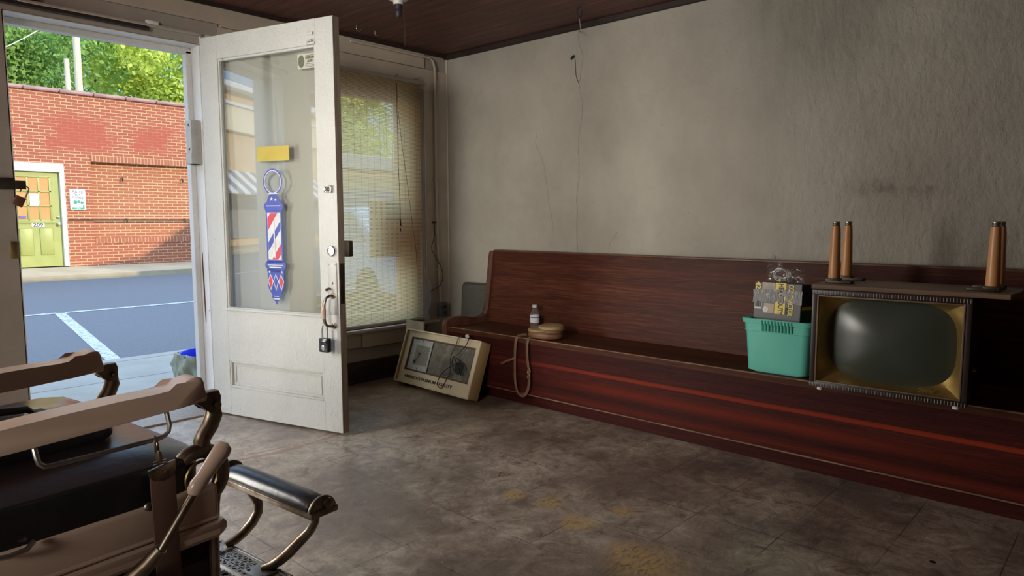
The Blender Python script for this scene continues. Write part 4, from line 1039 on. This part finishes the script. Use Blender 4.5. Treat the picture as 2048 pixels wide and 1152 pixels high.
b.prism([(ccx-.024, yF+.004, ccz-.044), (ccx-.045, yF+.004, ccz-.040), (ccx-.044, yF+.004, ccz-.064)], (0, -.001, 0)); b.build('hour_hand', M['ink'], clk)
b = MB().prism([(ccx-.016, yF+.003, ccz+.004), (ccx+.010, yF+.003, ccz-.003), (ccx+.004, yF+.003, ccz+.015)], (0, -.001, 0)); b.build('minute_hand', M['ink'], clk)
text('lettering', "AMERICA'S PREMIUM QUALITY", .026, (-.055, yF-.0008, .047), (1, 0, 0), (0, 0, 1), M['ink'], clk, fit=.495, world=False, bold=.0006)
wp = [(.135, .372), (.12, .352), (.115, .30), (.10, .262), (.092, .225), (.105, .18), (.115, .13), (.098, .09), (.085, .05), (.075, .028), (.040, .035), (.030, .07), (.060, .13), (.12, .175), (.165, .20), (.205, .20), (.225, .175), (.205, .150), (.155, .150), (.118, .19), (.12, .235), (.16, .20), (.195, .165), (.230, .13), (.238, .165), (.215, .20), (.155, .225), (.135, .24), (.17, .275), (.205, .315), (.215, .35), (.205, .374), (.185, .380)]
wp = [(x+.055, z) for x, z in wp]
pts = []
for i in range(len(wp)-1):
    for k_ in range(5):
        u = k_/5; p0 = wp[max(i-1, 0)]; p1 = wp[i]; p2 = wp[i+1]; p3 = wp[min(i+2, len(wp)-1)]
        cat = lambda a, b_, c, d: .5*((2*b_)+(-a+c)*u+(2*a-5*b_+4*c-d)*u*u+(-a+3*b_-3*c+d)*u**3)
        zz = cat(p0[1], p1[1], p2[1], p3[1]); pts.append((cat(p0[0], p1[0], p2[0], p3[0]), (-.010 if zz < .358 else -.010+.8*(zz-.358))-.004*math.sin(i*.7), zz))
MB().tube(pts, .0028, 6).build('power_cord', M['cord_black'], clk)
MB().tube([(.235, .006, .374), (.225, .012, .376), (.205, .02, .377)], [.010, .013, .008], 10).build('plug', M['white_plastic'], clk)
# card behind the clock
cdp = [at(px, py, 0, 3.0) for px, py in ((851, 649.5), (888, 655), (884, 690), (848, 690))]
tag(MB().prism([(2.965, 3.735, .004), (2.965, 3.545, .004), (2.985, 3.555, .418), (2.985, 3.735, .425)], (.012, 0, 0), .003).build('card', M['cardboard']),
    'pale beige card standing upright behind the leaning clock', 'card')

# ------------------------------------------------------------------ bottle and leather bag on the pew
bo_ = thing('water_bottle', 'small clear plastic water bottle standing on the pew behind the leather bag', 'bottle', (3.30, 2.845, SZ-.006))
MB().lathe([(.004, .004), (.026, .001), (.030, .008), (.030, .035), (.028, .04), (.030, .045), (.030, .100), (.028, .108), (.018, .128), (.0135, .138), (.0135, .150)], 28, cap=True).build('bottle_body', M['bottle'], bo_)
MB().lathe([(.0303, .050), (.0305, .051), (.0305, .096), (.0303, .097)], 28, cap=False).build('bottle_label', M['paper'], bo_)
MB().lathe([(.0308, .082), (.0308, .088)], 28, cap=False).build('label_band', M['decal_blue'], bpy.data.objects['bottle_label'])
MB().lathe([(.015, .146), (.0155, .147), (.0155, .160), (.014, .162)], 24).build('cap', M['white_plastic'], bo_)
bg_ = thing('leather_bag', 'round tan leather bag lying on the pew with its long strap hanging over the edge', 'bag', (3.105, 2.59, SZ), 0)
def puck(b, cx_, cy_, rx, ry, z0, z1, rot=0, tilt=0):
    pr_ = [(.80, 0), (.96, .08), (1.0, .25), (1.0, .70), (.95, .90), (.82, .98), (.4, 1.03), (.02, 1.04)]
    f_ = Matrix.Translation((cx_, cy_, z0)) @ Matrix.Rotation(tilt, 4, 'Y') @ Matrix.Rotation(rot, 4, 'Z') @ Matrix.Diagonal((rx, ry, z1-z0, 1))
    return b.lathe(pr_, 40, f_)
puck(MB(), 0, 0, .088, .108, .002, .040, .2).build('bag_body', M['cognac'], bg_)
puck(MB(), -.018, .022, .072, .078, .040, .058, .3, -.04).build('front_pocket', M['tan_leather'], bg_)
puck(MB(), .014, -.030, .070, .078, .040, .078, .2, -.06).build('flap', M['tan_leather'], bg_)
b = MB()
for z, rx, ry, cx_, cy_ in ((.038, .088, .108, 0, 0), (.052, .071, .079, .014, -.030)):
    b.tube([(cx_+rx*math.cos(2*PI*i/40), cy_+ry*math.sin(2*PI*i/40), z) for i in range(40)], .004, 6, closed=True)
b.build('piping', M['cognac'], bg_)
sx_ = PX-.014
st = [(3.06, 2.70, SZ+.010), (PX+.012, 2.73, SZ+.006), (sx_, 2.735, SZ-.012), (sx_-.004, 2.742, .33), (sx_-.003, 2.745, .20), (sx_-.004, 2.738, .125), (sx_-.006, 2.715, .078), (sx_-.006, 2.685, .066), (sx_-.005, 2.655, .084), (sx_-.003, 2.636, .13), (sx_-.003, 2.632, .20), (sx_-.004, 2.642, .27), (sx_-.004, 2.648, .34), (sx_, 2.645, SZ-.012), (PX+.012, 2.636, SZ+.006), (3.06, 2.62, SZ+.010)]
fin = []
for i in range(len(st)-1):
    for k_ in range(4):
        u = k_/4; P4 = [Vector(st[max(0, min(len(st)-1, i+d))]) for d in (-1, 0, 1, 2)]
        fin.append(.5*((2*P4[1])+(-P4[0]+P4[2])*u+(2*P4[0]-5*P4[1]+4*P4[2]-P4[3])*u*u+(-P4[0]+3*P4[1]-3*P4[2]+P4[3])*u**3))
so = MB().tube(fin, .0022, 8, flat=4.2, up=(1, .02, .3)).build('strap', M['brown_leather'], bg_, world=True)
MB().tube([(sx_-.004, 2.742, .285), (sx_-.022, 2.78, .268), (sx_-.026, 2.835, .243)], .002, 6, flat=3.5, up=(1, 0, .2)).build('strap_end', M['brown_leather'], bg_, world=True)
b = MB().tube([(sx_-.005, 2.632+.012*math.cos(a), .222+.016*math.sin(a)) for a in [2*PI*i/14 for i in range(14)]], .0022, 6, closed=True)
b.tube([(sx_-.006, 2.634+.009*math.cos(a), .190+.013*math.sin(a)) for a in [2*PI*i/14 for i in range(14)]], .0022, 6, closed=True).build('buckle', M['brass_old'], so, world=True)

# ------------------------------------------------------------------ teal tote with bin-bag box and cable bag
tote = thing('storage_tote', 'teal plastic storage tote standing on the pew beside the television', 'tote', (3.17, 1.205, SZ-.008))
# local: front faces -x ; y to the left of the picture
def rbox(b, x0, x1, y0, y1, z0, z1, r, tx=0, ty=0, rim=0):
    P0 = rr(x0+tx, x1-tx, y0+ty, y1-ty, r); P1 = rr(x0, x1, y0, y1, r)
    f0 = [b.b.verts.new((p[0], p[1], z0)) for p in P0]; f1 = [b.b.verts.new((p[0], p[1], z1)) for p in P1]
    n = len(f0)
    for i in range(n): b.b.faces.new((f0[i], f0[(i+1) % n], f1[(i+1) % n], f1[i]))
    return f0, f1
b = MB(); x0, x1, y0, y1 = -.135, .165, -.145, .150
lo_, hi_ = rbox(b, x0, x1, y0, y1, .014, .205, .035, .012, .010); b.b.faces.new(lo_[::-1])
rbox(b, x0+.03, x1-.03, y0+.03, y1-.03, .0, .014, .03); 
f0, f1 = rbox(b, x0+.010, x1-.010, y0+.010, y1-.010, .024, .250, .030, .012, .010); b.b.faces.new(f0)
b.build('tote_body', M['teal'], tote)
b = MB()
rbox(b, x0-.006, x1+.006, y0-.006, y1+.006, .195, .252, .036, .003, .003); rbox(b, x0-.016, x1+.016, y0-.016, y1+.016, .232, .252, .040, .002, .002)
P1 = rr(x0-.016, x1+.016, y0-.016, y1+.016, .040); P2 = rr(x0+.010, x1-.010, y0+.010, y1-.010, .030); P0 = rr(x0-.014, x1+.014, y0-.014, y1+.014, .04); P3 = rr(x0-.006, x1+.006, y0-.006, y1+.006, .036)
for (A1, A2, z1_, z2_) in ((P1, P2, .252, .250), (P0, P3, .232, .234), (P3, P2, .195, .197)):
    va = [b.b.verts.new((p[0], p[1], z1_)) for p in A1]; vb = [b.b.verts.new((p[0], p[1], z2_)) for p in A2]
    for i in range(len(va)): b.b.faces.new((va[i], va[(i+1) % len(va)], vb[(i+1) % len(va)], vb[i]))
b.build('rim', M['teal'], tote)
b = MB()
for i in range(10):
    y = .062-i*.0145; b.tube([(x0-.0165, y, .248), (x0-.0165, y, .236), (x0-.0085, y, .226), (x0-.0075, y, .199)], .0042, 6)
b.build('ribs', M['teal'], tote)
# contractor bag box leaning in the tote
bxr = thing('bag_box', 'black and yellow box of bin bags with silver tape standing in the teal tote', 'box', (3.075, 1.234, SZ+.02), 0)
bxr.rotation_euler = (0, math.radians(4), math.radians(-3))
bw0, bw1, bh0, bh1, bd = -.112, .108, .0, .385, .15     # local y runs right->left in the photo
MB().box((0, bw0, bh0), (bd, bw1, bh1), .003).build('carton', M['box_black'], bxr, smooth=0)
def pr_(name, y0, y1, z0, z1, mat, dx=.0012): return MB().box((-dx, y0, z0), (0.0005, y1, z1)).build(name, mat, bxr, smooth=0)
pr_('yellow_print', -.040, .008, .245, .385, M['box_yellow'])
pr_('photo_print', .010, .070, .325, .384, M['box_tan']); pr_('photo_print', .010, .058, .245, .290, M['box_tan'])
pr_('barcode_label', .068, .102, .262, .300, M['paper'])
b = MB()
for i in range(12): b.box((-.0018, .071+i*.0024, .270), (-.0008, .0722+i*.0024+.0006*(i % 3), .298))
b.build('barcode', M['ink'], bxr, smooth=0)
MB().lathe([(.013, 0), (.013, .001)], 24, Matrix.Translation((-.0004, .050, .262)) @ Matrix.Rotation(-PI/2, 4, 'Y')).build('round_logo', M['paper'], bxr)
# lettering runs downwards
def vtext(body, y, z, size, fit, mat): text('lettering', body, size, (-.0022, y, z), (0, 0, -1), (0, -1, 0), mat, bxr, fit=fit, world=False, bold=.001)
vtext('CONTRACTOR', -.064, .310, .032, .140, M['box_yellow'])
vtext('HEAVY DUTY', -.018, .312, .030, .140, M['ink'])
vtext('BAGS', -.046, .262, .012, .03, M['ink'])
text('lettering', '42', .034, (-.0022, .090, .368), (0, 0, -1), (0, -1, 0), M['box_yellow'], bxr, world=False, bold=.001)
def tape(u, w_):
    y = bw0-.003+(bw1-bw0+.006)*u; z = .293+.060*w_
    return (-.0030-.0016*math.sin(u*47+4*w_)-.0014*math.sin(u*21-7*w_), y, z+.003*math.sin(u*5))
MB().grid(tape, 60, 10).build('duct_tape', M['duct'], bxr, smooth=80)
MB().box((.010, bw0-.0012, .27), (.12, bw0+.0005, .285)).build('yellow_print', M['box_yellow'], bxr, smooth=0)
# clear bag with white cable on top of the box
cbg = thing('clear_plastic_bag', 'clear crinkled plastic bag with a coiled white cable on top of the bin bag box', 'plastic bag', (3.135, 1.215, SZ+.405))
rnd = random.Random(5)
nz = [[rnd.uniform(-1, 1) for _ in range(26)] for _ in range(14)]
def sheet(u, w_):
    i = int(u*25); j_ = int(w_*13)
    top = .105*(1-.55*u)+.018*math.sin(u*9)
    return (-.012+.045*math.sin(u*7)*w_*.5+.013*nz[j_][i]*(.3+w_), .075-.165*u+.006*nz[j_][(i+7) % 26], .002+top*w_+.006*nz[j_][(i+3) % 26]*w_)
MB().grid(sheet, 26, 14).build('bag_film', M['clear_bag'], cbg, smooth=60)
b = MB()
for k_ in range(4):
    c_ = Vector((.012+.006*k_, .028-.004*k_, .034)); rx = .030+.004*(k_ % 2); rz_ = .027-.003*k_
    b.tube([(c_.x+.008*math.cos(a*2+k_), c_.y+rx*math.cos(a), c_.z+rz_*math.sin(a)) for a in [2*PI*i/28 for i in range(28)]], .0028, 6, closed=True)
b.tube([(.02, .0, .012), (.01, -.02, .03), (.02, -.04, .02), (.01, -.06, .028), (.015, -.07, .012)], .0028, 6)
b.build('cable', M['cord_white'], cbg)
MB().box((.002, -.035, .001), (.045, .02, .014), .003).build('adapter', M['ink'], cbg)

# ------------------------------------------------------------------ television
TA = Vector((2.836, .987, 0)); TB = Vector((2.863, .451, 0)); tdir = (TB-TA).normalized()
TW = (TB-TA).length; TZ = .434; TH = .388; TD = .36
tv = thing('television', 'old tube television with dark wood case and gold bezel standing on the pew', 'television', (TA.x, TA.y, SZ-.008), math.atan2(tdir.y, tdir.x))
# local: x to the right across the front, y into the depth, z up from the pew
zb0 = TZ-(SZ-.008); zt0 = zb0+TH; e = .020
b = MB()
b.box((0, 0, zb0), (e, TD, zt0), .002).box((TW-e, 0, zb0), (TW, TD, zt0), .002).box((0, 0, zb0), (TW, TD, zb0+e), .002).box((0, 0, zt0-e), (TW, TD, zt0), .002)
b.build('cabinet', M['dark_wood'], tv)
MB().box((.01, TD-.02, zb0+.01), (TW-.01, TD-.005, zt0-.01)).prism([(.06, TD-.006, zb0+.05), (TW-.06, TD-.006, zb0+.05), (TW-.06, TD-.006, zt0-.06), (.06, TD-.006, zt0-.06)], (0, .05, 0), .01).build('rear_cover', M['ink'], tv, smooth=0)
b = MB()
n = 52
for i in range(n):
    x = .006+(TW-.012)*i/(n-1)
    b.box((x-.0008, -.0035, zt0-.016), (x+.0008, .001, zt0-.002)); b.box((x-.0008, -.0035, zb0+.001), (x+.0008, .001, zb0+.015))
b.build('ribs', M['rib_light'], tv, smooth=0); bpy.data.objects['ribs.001']['kind'] = 'stuff'
MB().box((0, -.002, zt0-.018), (TW, .004, zt0), .001).build('rib_band', M['dark_wood'], tv)
MB().box((0, -.002, zb0), (TW, .004, zb0+.016), .001).build('rib_band', M['dark_wood'], tv)
# gold bezel sloping in from the frame to the tube
ix0, ix1, iz0, iz1 = e, TW-e, zb0+e, zt0-e
def superr(a, cx_, cz_, rx, rz_, p=3.2):
    c_, s_ = math.cos(a), math.sin(a); m = (abs(c_)**p+abs(s_)**p)**(-1/p); return cx_+rx*m*c_, cz_+rz_*m*s_
sx0, sx1 = .052, .487; sz0_, sz1_ = iz0+.012, iz1-.008
scx, scz = (sx0+sx1)/2+.002, (sz0_+sz1_)/2; srx, srz = (sx1-sx0)/2, (sz1_-sz0_)/2
def bez(u, w_):
    a = 2*PI*u; px, pz = superr(a, scx, scz, srx, srz)
    c_, s_ = math.cos(a), math.sin(a)
    ocx, ocz = (ix0+ix1)/2, (iz0+iz1)/2; k_ = min((ix1-ix0)/2/max(abs(c_), 1e-6), (iz1-iz0)/2/max(abs(s_)*1.0, 1e-6))
    # walk to the frame rectangle along the same direction in normalised space
    nx, nz_ = c_/max(abs(c_), abs(s_)), s_/max(abs(c_), abs(s_))
    ox, oz = ocx+nx*(ix1-ix0)/2, ocz+nz_*(iz1-iz0)/2
    return (ox+(px-ox)*w_, .004+.062*w_, oz+(pz-oz)*w_)
b = MB(); b.grid(bez, 160, 6, closeu=True); b.build('bezel', M['gold'], tv, smooth=25)
b = MB(); frame(b, ix0, ix1, iz0, iz1, .006, -.003, .006, .001); b.build('bezel_trim', M['board_wood'], tv)
def scr(u, w_):
    a = 2*PI*u; px, pz = superr(a, scx, scz, srx*w_*1.01+1e-5, srz*w_*1.01+1e-5)
    return (px, .066-.052*(1-w_*w_), pz)
b = MB(); b.grid(scr, 96, 20, closeu=True); b.build('screen', M['crt'], tv, smooth=80)
for x in (.035, TW-.035):
    for y in (.03, TD-.04): MB().lathe([(.012, 0 if y > .2 else zb0-.016), (.012, zb0)], 14, Matrix.Translation((x, y, 0))).build('foot', M['white_plastic'], tv)
text('lettering', 'Crosley', .022, (.405, .020, iz0+.018), (1, .05, 0), (0, 0, 1), M['gold'], tv, world=False, shear=.3, fit=.055)
b = MB(); b.lathe([(.008, 0), (.007, .012), (.003, .013)], 12, Matrix.Translation((TW+.001, .10, zb0+.12)) @ Matrix.Rotation(PI/2, 4, 'Y')).build('side_knob', M['brass_old'], tv)

# upside-down stand lying on the television
stz = TZ+TH+.0005
stn = thing('television_stand', 'brown wooden stand lying upside down on the television with four legs in the air', 'stand', (3.02, .68, stz))
P = [(2.868, 1.003), (2.905, .350), (3.085, .340), (3.20, .345), (3.225, 1.02)]
MB().prism([(x, y, stz) for x, y in P], (0, 0, .018), .002).build('board', M['board_wood'], stn, world=True)
for i, (x, y) in enumerate(((2.985, .955), (3.17, .965), (3.00, .417), (3.11, .417))):
    lg = MB().lathe([(.021, .0), (.023, .01), (.022, .06), (.0175, .205), (.0155, .232), (.0135, .2325)], 20, Matrix.Translation((x, y, stz+.018))).build('leg', M['leg_wood'], stn, world=True)
    MB().lathe([(.0135, .2325), (.015, .235), (.0135, .240), (.012, .241), (.0145, .2435), (.0145, .248), (.010, .250)], 18, Matrix.Translation((x, y, stz+.018))).build('foot_glide', M['steel'], lg, world=True)
    dy = -.028 if i < 2 else .03
    MB().box((x-.03, y+dy-.045, stz+.018), (x+.02, y+dy+.045, stz+.030), .003).box((x-.028, y-.026, stz+.018), (x+.026, y+.026, stz+.038), .004).build('leg_bracket', M['iron'], lg, world=True)

# ------------------------------------------------------------------ barber chair
# local: x forward, y across (away from the camera), z up
chair = thing('barber_chair', 'vintage barber chair with beige porcelain arms, black leather seat and iron footrest', 'barber chair', (.66, 1.57, 0), math.radians(5.5))
armp = [(-.62, .700), (-.50, .708), (-.385, .717), (-.284, .723), (-.172, .727), (-.10, .727), (-.070, .729), (-.050, .733), (-.030, .741), (-.014, .746), (.000, .747), (.009, .743), (.013, .733), (.017, .700), (.018, .688), (-.06, .684), (-.175, .678), (-.385, .669), (-.62, .655)]
for y in (.0, .53):
    ar = MB().prism([(x, y, z) for x, z in armp], (0, .068, 0), .009, 3).build('armrest', M['porcelain'], chair, smooth=40)
    MB().box((-.62, y+.006, .652), (.006, y+.062, .668), .004, M=Matrix.Translation((0, 0, 0)) @ Matrix.Shear('XY', 4, (0, 0)) ).build('arm_rail', M['nickel_worn'], ar) if False else None
    yc = y+.030
    b = MB()
    # knuckle under the arm's tip
    b.prism([(.010, yc-.016, .700), (.030, yc-.016, .703), (.055, yc-.016, .704), (.060, yc-.016, .690), (.058, yc-.016, .666), (.046, yc-.016, .652), (.032, yc-.016, .654), (.022, yc-.016, .668), (.0, yc-.016, .680), (.0, yc-.016, .69)], (0, .032, 0), .005)
    b.lathe([(.008, 0), (.008, .004), (.004, .006)], 14, Matrix.Translation((.046, yc-.020, .672)) @ RY)
    b.build('arm_knuckle', M['nickel_worn'], chair)
    path = [(.046, .668), (.046, .645), (.036, .622), (.022, .604), (.014, .590), (.016, .572)]
    b = MB().tube([(x, yc, z) for x, z in path], [.017, .021, .021, .020, .020, .018], 12, flat=.75, up=(1, 0, 0))
    b.tube([(.002+.058*math.cos(2*PI*i/40), yc, .508+.060*math.sin(2*PI*i/40)) for i in range(40)], .017, 12, closed=True, flat=1.1, up=(0, 1, 0))
    b.tube([(.040, yc, .470), (.036, yc, .43), (.033, yc, .36), (.030, yc, .20)], [.016, .014, .013, .012], 10)
    b.build('arm_scroll', M['nickel_worn'], chair)
    b = MB().tube([(.002+.038*math.cos(2*PI*i/32), yc-.017, .508+.040*math.sin(2*PI*i/32)) for i in range(32)], .004, 6, closed=True)
    b.build('scroll_bead', M['brass_old'], chair)
# towel bar under the near arm
bar = [(-.075, .690), (-.075, .655), (-.078, .642), (-.088, .634), (-.10, .631), (-.18, .630), (-.305, .630), (-.318, .632), (-.326, .640), (-.329, .652), (-.329, .676)]
MB().tube([(x, -.004 if 0 < i < len(bar)-1 else .01, z) for i, (x, z) in enumerate(bar)], .0052, 10).build('towel_bar', M['steel'], chair)
# seat cushion
sx0, sx1, sy0, sy1 = -.56, .024, .004, .535
def seat(u, w_):
    a = 2*PI*u; p = 6.0; c_, s_ = math.cos(a), math.sin(a); m = (abs(c_)**p+abs(s_)**p)**(-1/p)
    if w_ < .70: r = w_/.70; z = .598-.034*r**2.6
    elif w_ < .85: t_ = (w_-.70)/.15; r = 1+.012*math.sin(t_*PI/2); z = .564-.018*t_
    else: t_ = (w_-.85)/.15; r = 1.012-.012*t_; z = .546-.062*t_
    r = max(r, 1e-4)
    return ((sx0+sx1)/2+(sx1-sx0)/2*m*c_*r, (sy0+sy1)/2+(sy1-sy0)/2*m*s_*r, z)
b = MB(); b.grid(seat, 120, 34, closeu=True); b.build('seat_cushion', M['black_leather'], chair, smooth=80)
# porcelain skirt with rolled lower moulding
b = MB().box((-.56, -.002, .375), (.034, .545, .490), .012, seg=3)
b.build('seat_skirt', M['porcelain'], chair)
b = MB().tube([(-.55, -.004, .385), (.02, -.004, .385), (.032, .005, .385), (.034, .03, .385), (.034, .52, .385), (.02, .547, .385), (-.55, .547, .385)], .020, 10, flat=1.0)
b.tube([(-.55, -.003, .412), (.026, -.003, .412), (.036, .02, .412), (.036, .53, .412)], .005, 8)
b.build('skirt_moulding', M['porcelain'], chair)
MB().tube([(-.345, -.008, .494), (-.36, -.020, .488), (-.39, -.022, .486), (-.42, -.018, .490)], .005, 8).build('seat_catch', M['steel'], chair)
MB().lathe([(.010, 0), (.008, .004), (.003, .006)], 12, Matrix.Translation((-.128, -.002, .487)) @ RY).build('stud', M['steel'], chair)
# hinged backrest (beyond the frame), pedestal, base
b = MB().box((-.06, .03, .0), (.02, .51, .52), .03, seg=3, M=Matrix.Translation((-.60, 0, .60)) @ Matrix.Rotation(math.radians(-14), 4, 'Y'))
b.build('backrest', M['black_leather'], chair)
b = MB().lathe([(.27, 0), (.27, .025), (.20, .055), (.11, .10), (.095, .14), (.095, .30), (.12, .33), (.16, .375), (.02, .376)], 40, Matrix.Translation((-.26, .27, 0)))
b.build('pedestal', M['iron'], chair)
b = MB().box((-.07, .03, .16), (.030, .052, .372), .004).box((-.07, .49, .16), (.030, .512, .372), .004).box((-.30, .03, .30), (.03, .512, .372), .004)
b.build('front_bracket', M['iron'], chair)
# recline lever
lv = MB().tube([(-.075, -.100, .528), (-.105, -.100, .490), (-.150, -.098, .430), (-.165, -.09, .408)], [.009, .009, .0085, .011], 12)
lv.tube([(-.150, -.097, .430), (-.170, -.080, .400), (-.21, -.05, .355), (-.26, .0, .31), (-.27, .10, .28)], [.013, .016, .018, .018, .018], 12)
lvo = lv.build('recline_lever', M['nickel_worn'], chair)
MB().tube([(-.080, -.100, .522), (-.076, -.100, .530), (-.068, -.100, .540), (-.058, -.101, .552), (-.035, -.102, .578), (-.012, -.102, .601), (-.002, -.102, .610), (.002, -.102, .613)], [.012, .017, .019, .0165, .018, .021, .016, .004], 16, flat=.8).build('lever_grip', M['porcelain'], lvo)
# footrest: padded calf bar, two S-shaped posts, pierced plate
fb = MB(); c0 = Vector((.352, .045, .302)); c1 = Vector((.342, .470, .312))
def pad(u, w_):
    a = PI*u; p = c0+(c1-c0)*(.02+.96*w_); k_ = 1-.25*(abs(2*w_-1)**8)
    return (p.x+.040*math.cos(a)*1.0, p.y, p.z+.006+.034*math.sin(a)*k_)
b = MB().grid(pad, 18, 30); b.build('calf_pad', M['black_leather'], chair, smooth=70)
b = MB().box((-.046, -.02, -.010), (.046, .445, .008), .003, M=Matrix.Translation(c0) @ Matrix.Rotation(math.radians(1.3), 4, 'X') @ Matrix.Rotation(math.radians(1.3), 4, 'Z'))
cap = [(.046*math.cos(PI*i/14), .044*math.sin(PI*i/14)) for i in range(15)]
for y, q_ in ((c0.y-.012, c0), (c1.y, c1)):
    b.prism([(q_.x+x, y, q_.z+z) for x, z in cap], (0, .010, 0), .002)
b.lathe([(.016, 0), (.016, .008), (.006, .014)], 16, Matrix.Translation((c0.x+.016, c0.y-.012, c0.z+.020)) @ RY)
b.build('calf_bar', M['nickel_worn'], chair)
P1 = [(.355, .070, .292), (.352, .072, .262), (.345, .085, .236), (.335, .10, .216), (.325, .118, .195), (.312, .140, .168), (.300, .165, .143), (.288, .19, .124), (.272, .21, .116)]
P2 = [(.360, .415, .298), (.362, .413, .270), (.376, .408, .245), (.388, .405, .220), (.386, .405, .192), (.368, .408, .164), (.340, .413, .140), (.312, .418, .124), (.285, .423, .116)]
for P_ in (P1, P2):
    MB().tube(P_, [.012, .0125, .0135, .0145, .0155, .016, .0155, .0145, .012], 12).build('footrest_post', M['nickel_worn'], chair)
# pierced plate
pz_ = .104; px0, px1, py0, py1 = .02, .305, .115, .475
b = MB(); cell = .0255
nx_, ny_ = 11, 14
def inplate(x, y): return True
rows = []
tx0, tx1, ty0, ty1 = .125, .222, .155, .435          # name panel, solid
for i in range(nx_):
    for j_ in range(ny_):
        cx_ = px1-.012-cell*(i+.5); cy_ = py0+.002+cell*(j_+.5)
        if cx_ < px0: continue
        if tx0 < cx_ < tx1 and ty0 < cy_ < ty1: continue
        # ring with corner web
        h_ = cell/2; N_ = 12
        out = []
        for k_ in range(N_):
            a0, a1 = 2*PI*k_/N_, 2*PI*(k_+1)/N_
            r0, r1 = .0066, .0105
            b.prism([(cx_+r0*math.cos(a0), cy_+r0*1.1*math.sin(a0), pz_), (cx_+r1*math.cos(a0), cy_+r1*1.12*math.sin(a0), pz_), (cx_+r1*math.cos(a1), cy_+r1*1.12*math.sin(a1), pz_), (cx_+r0*math.cos(a1), cy_+r0*1.1*math.sin(a1), pz_)], (0, 0, .006))
        b.box((cx_-h_, cy_+h_-.0035, pz_), (cx_+h_, cy_+h_, pz_+.0055)) if j_ % 2 else None
        b.box((cx_+h_-.003, cy_-h_, pz_), (cx_+h_, cy_+h_, pz_+.0055))
b.box((px0, py0, pz_), (px1, py0+.006, pz_+.009)).box((px0, py1-.006, pz_), (px1, py1, pz_+.009)).box((px1-.008, py0, pz_), (px1, py1, pz_+.009), .002)
b.box((tx0, ty0, pz_), (tx1, ty1, pz_+.004)); frame_y = (tx0, tx1, ty0, ty1)
for (x0, x1, y0, y1) in ((tx0, tx0+.005, ty0, ty1), (tx1-.005, tx1, ty0, ty1), (tx0, tx1, ty0, ty0+.005), (tx0, tx1, ty1-.005, ty1)): b.box((x0, y0, pz_), (x1, y1, pz_+.009))
b.prism([(px1-.075, .165, pz_+.006), (px1-.004, .165, pz_+.006), (px1-.004, .245, pz_+.006), (px1-.075, .245, pz_+.006)], (0, 0, .006), .002)
b.prism([(px1-.060, .395, pz_+.006), (px1-.004, .395, pz_+.006), (px1-.004, .455, pz_+.006), (px1-.060, .455, pz_+.006)], (0, 0, .006), .002)
for (x, y) in ((px1-.062, .175), (px1-.062, .235), (px1-.05, .405), (px1-.05, .445)): b.lathe([(.006, 0), (.005, .004)], 10, Matrix.Translation((x, y, pz_+.011)))
fpo = b.build('foot_plate', M['steel'], chair, smooth=25)
text('lettering', 'BERNINGHAUS', .040, (.150, .295, pz_+.0065), (0, 1, 0), (-1, 0, 0), M['iron'], fpo, fit=.25, world=False, ext=.0025, bold=.001)
text('lettering', 'CINCINNATI', .036, (.193, .295, pz_+.0065), (0, 1, 0), (-1, 0, 0), M['iron'], fpo, fit=.24, world=False, ext=.0025, bold=.001)
MB().tube([(.15, .16, .10), (.06, .15, .16), (-.02, .10, .26)], .014, 10).tube([(.15, .43, .10), (.06, .42, .16), (-.02, .45, .26)], .014, 10).build('plate_arm', M['iron'], chair)

# strop hanging from the towel bar
cm = chair.matrix_basis if False else Matrix.LocRotScale(chair.location, chair.rotation_euler, None)
stp = thing('razor_strop', 'brown leather razor strop hanging from the towel bar of the barber chair', 'strop', cm @ Vector((-.105, -.02, .25)), math.radians(5.5))
def L(x, y, z): return (x+.105, y+.02, z-.25)
b = MB().tube([L(-.112, -.012, .604), L(-.111, -.010, .626), L(-.108, -.004, .638), L(-.104, .004, .634), L(-.103, -.004, .62), L(-.106, -.014, .600)], .0028, 8)
b.tube([L(-.107, -.014, .606), L(-.107, -.017, .590), L(-.107, -.018, .580)], [.006, .007, .005], 10)
b.build('snap_hook', M['nickel_worn'], stp)
b = MB()
for z in (.585, .579): b.box(L(-.121, -.024, z), L(-.093, -.018, z+.003), .001)
b.prism([L(-.133, -.026, .572), L(-.076, -.026, .582), L(-.076, -.026, .560), L(-.086, -.026, .548), L(-.108, -.026, .543), L(-.126, -.026, .549), L(-.133, -.026, .560)], (0, .009, 0), .001)
b.lathe([(.006, 0), (.006, .003), (.003, .004)], 12, Matrix.Translation(L(-.105, -.026, .562)) @ RY)
b.build('end_clip', M['nickel_worn'], stp)
b = MB().prism([L(-.131, -.024, .568), L(-.078, -.024, .577), L(-.074, -.030, .18), L(-.127, -.030, .17)], (0, .005, 0), .001); b.build('strap', M['strop'], stp)

# black case lying on the chair seat
cs = thing('carrying_case', 'flat black vinyl case with handle lying on the barber chair seat between the arms', 'case', cm @ Vector((-.30, .345, .594)), math.radians(5.5+4))
P = rr(-.21, .20, -.150, .150, .035)
b = MB().prism([(x, y, .0) for x, y in P], (0, 0, .058), .010, 3); b.build('case_body', M['black_vinyl'], cs)
b = MB().tube([(x, y, .046) for x, y in rr(-.211, .201, -.151, .151, .035)], .003, 6, closed=True); b.build('welt', M['cord_black'], cs)
b = MB().tube([(-.20, -.02, .060), (-.10, -.01, .078), (0, -.004, .080), (.07, 0, .072), (.085, 0, .060)], [.006, .009, .010, .009, .006], 10, flat=1.3).box((.07, -.018, .056), (.11, .018, .064), .003)
b.build('handle', M['cord_black'], cs)
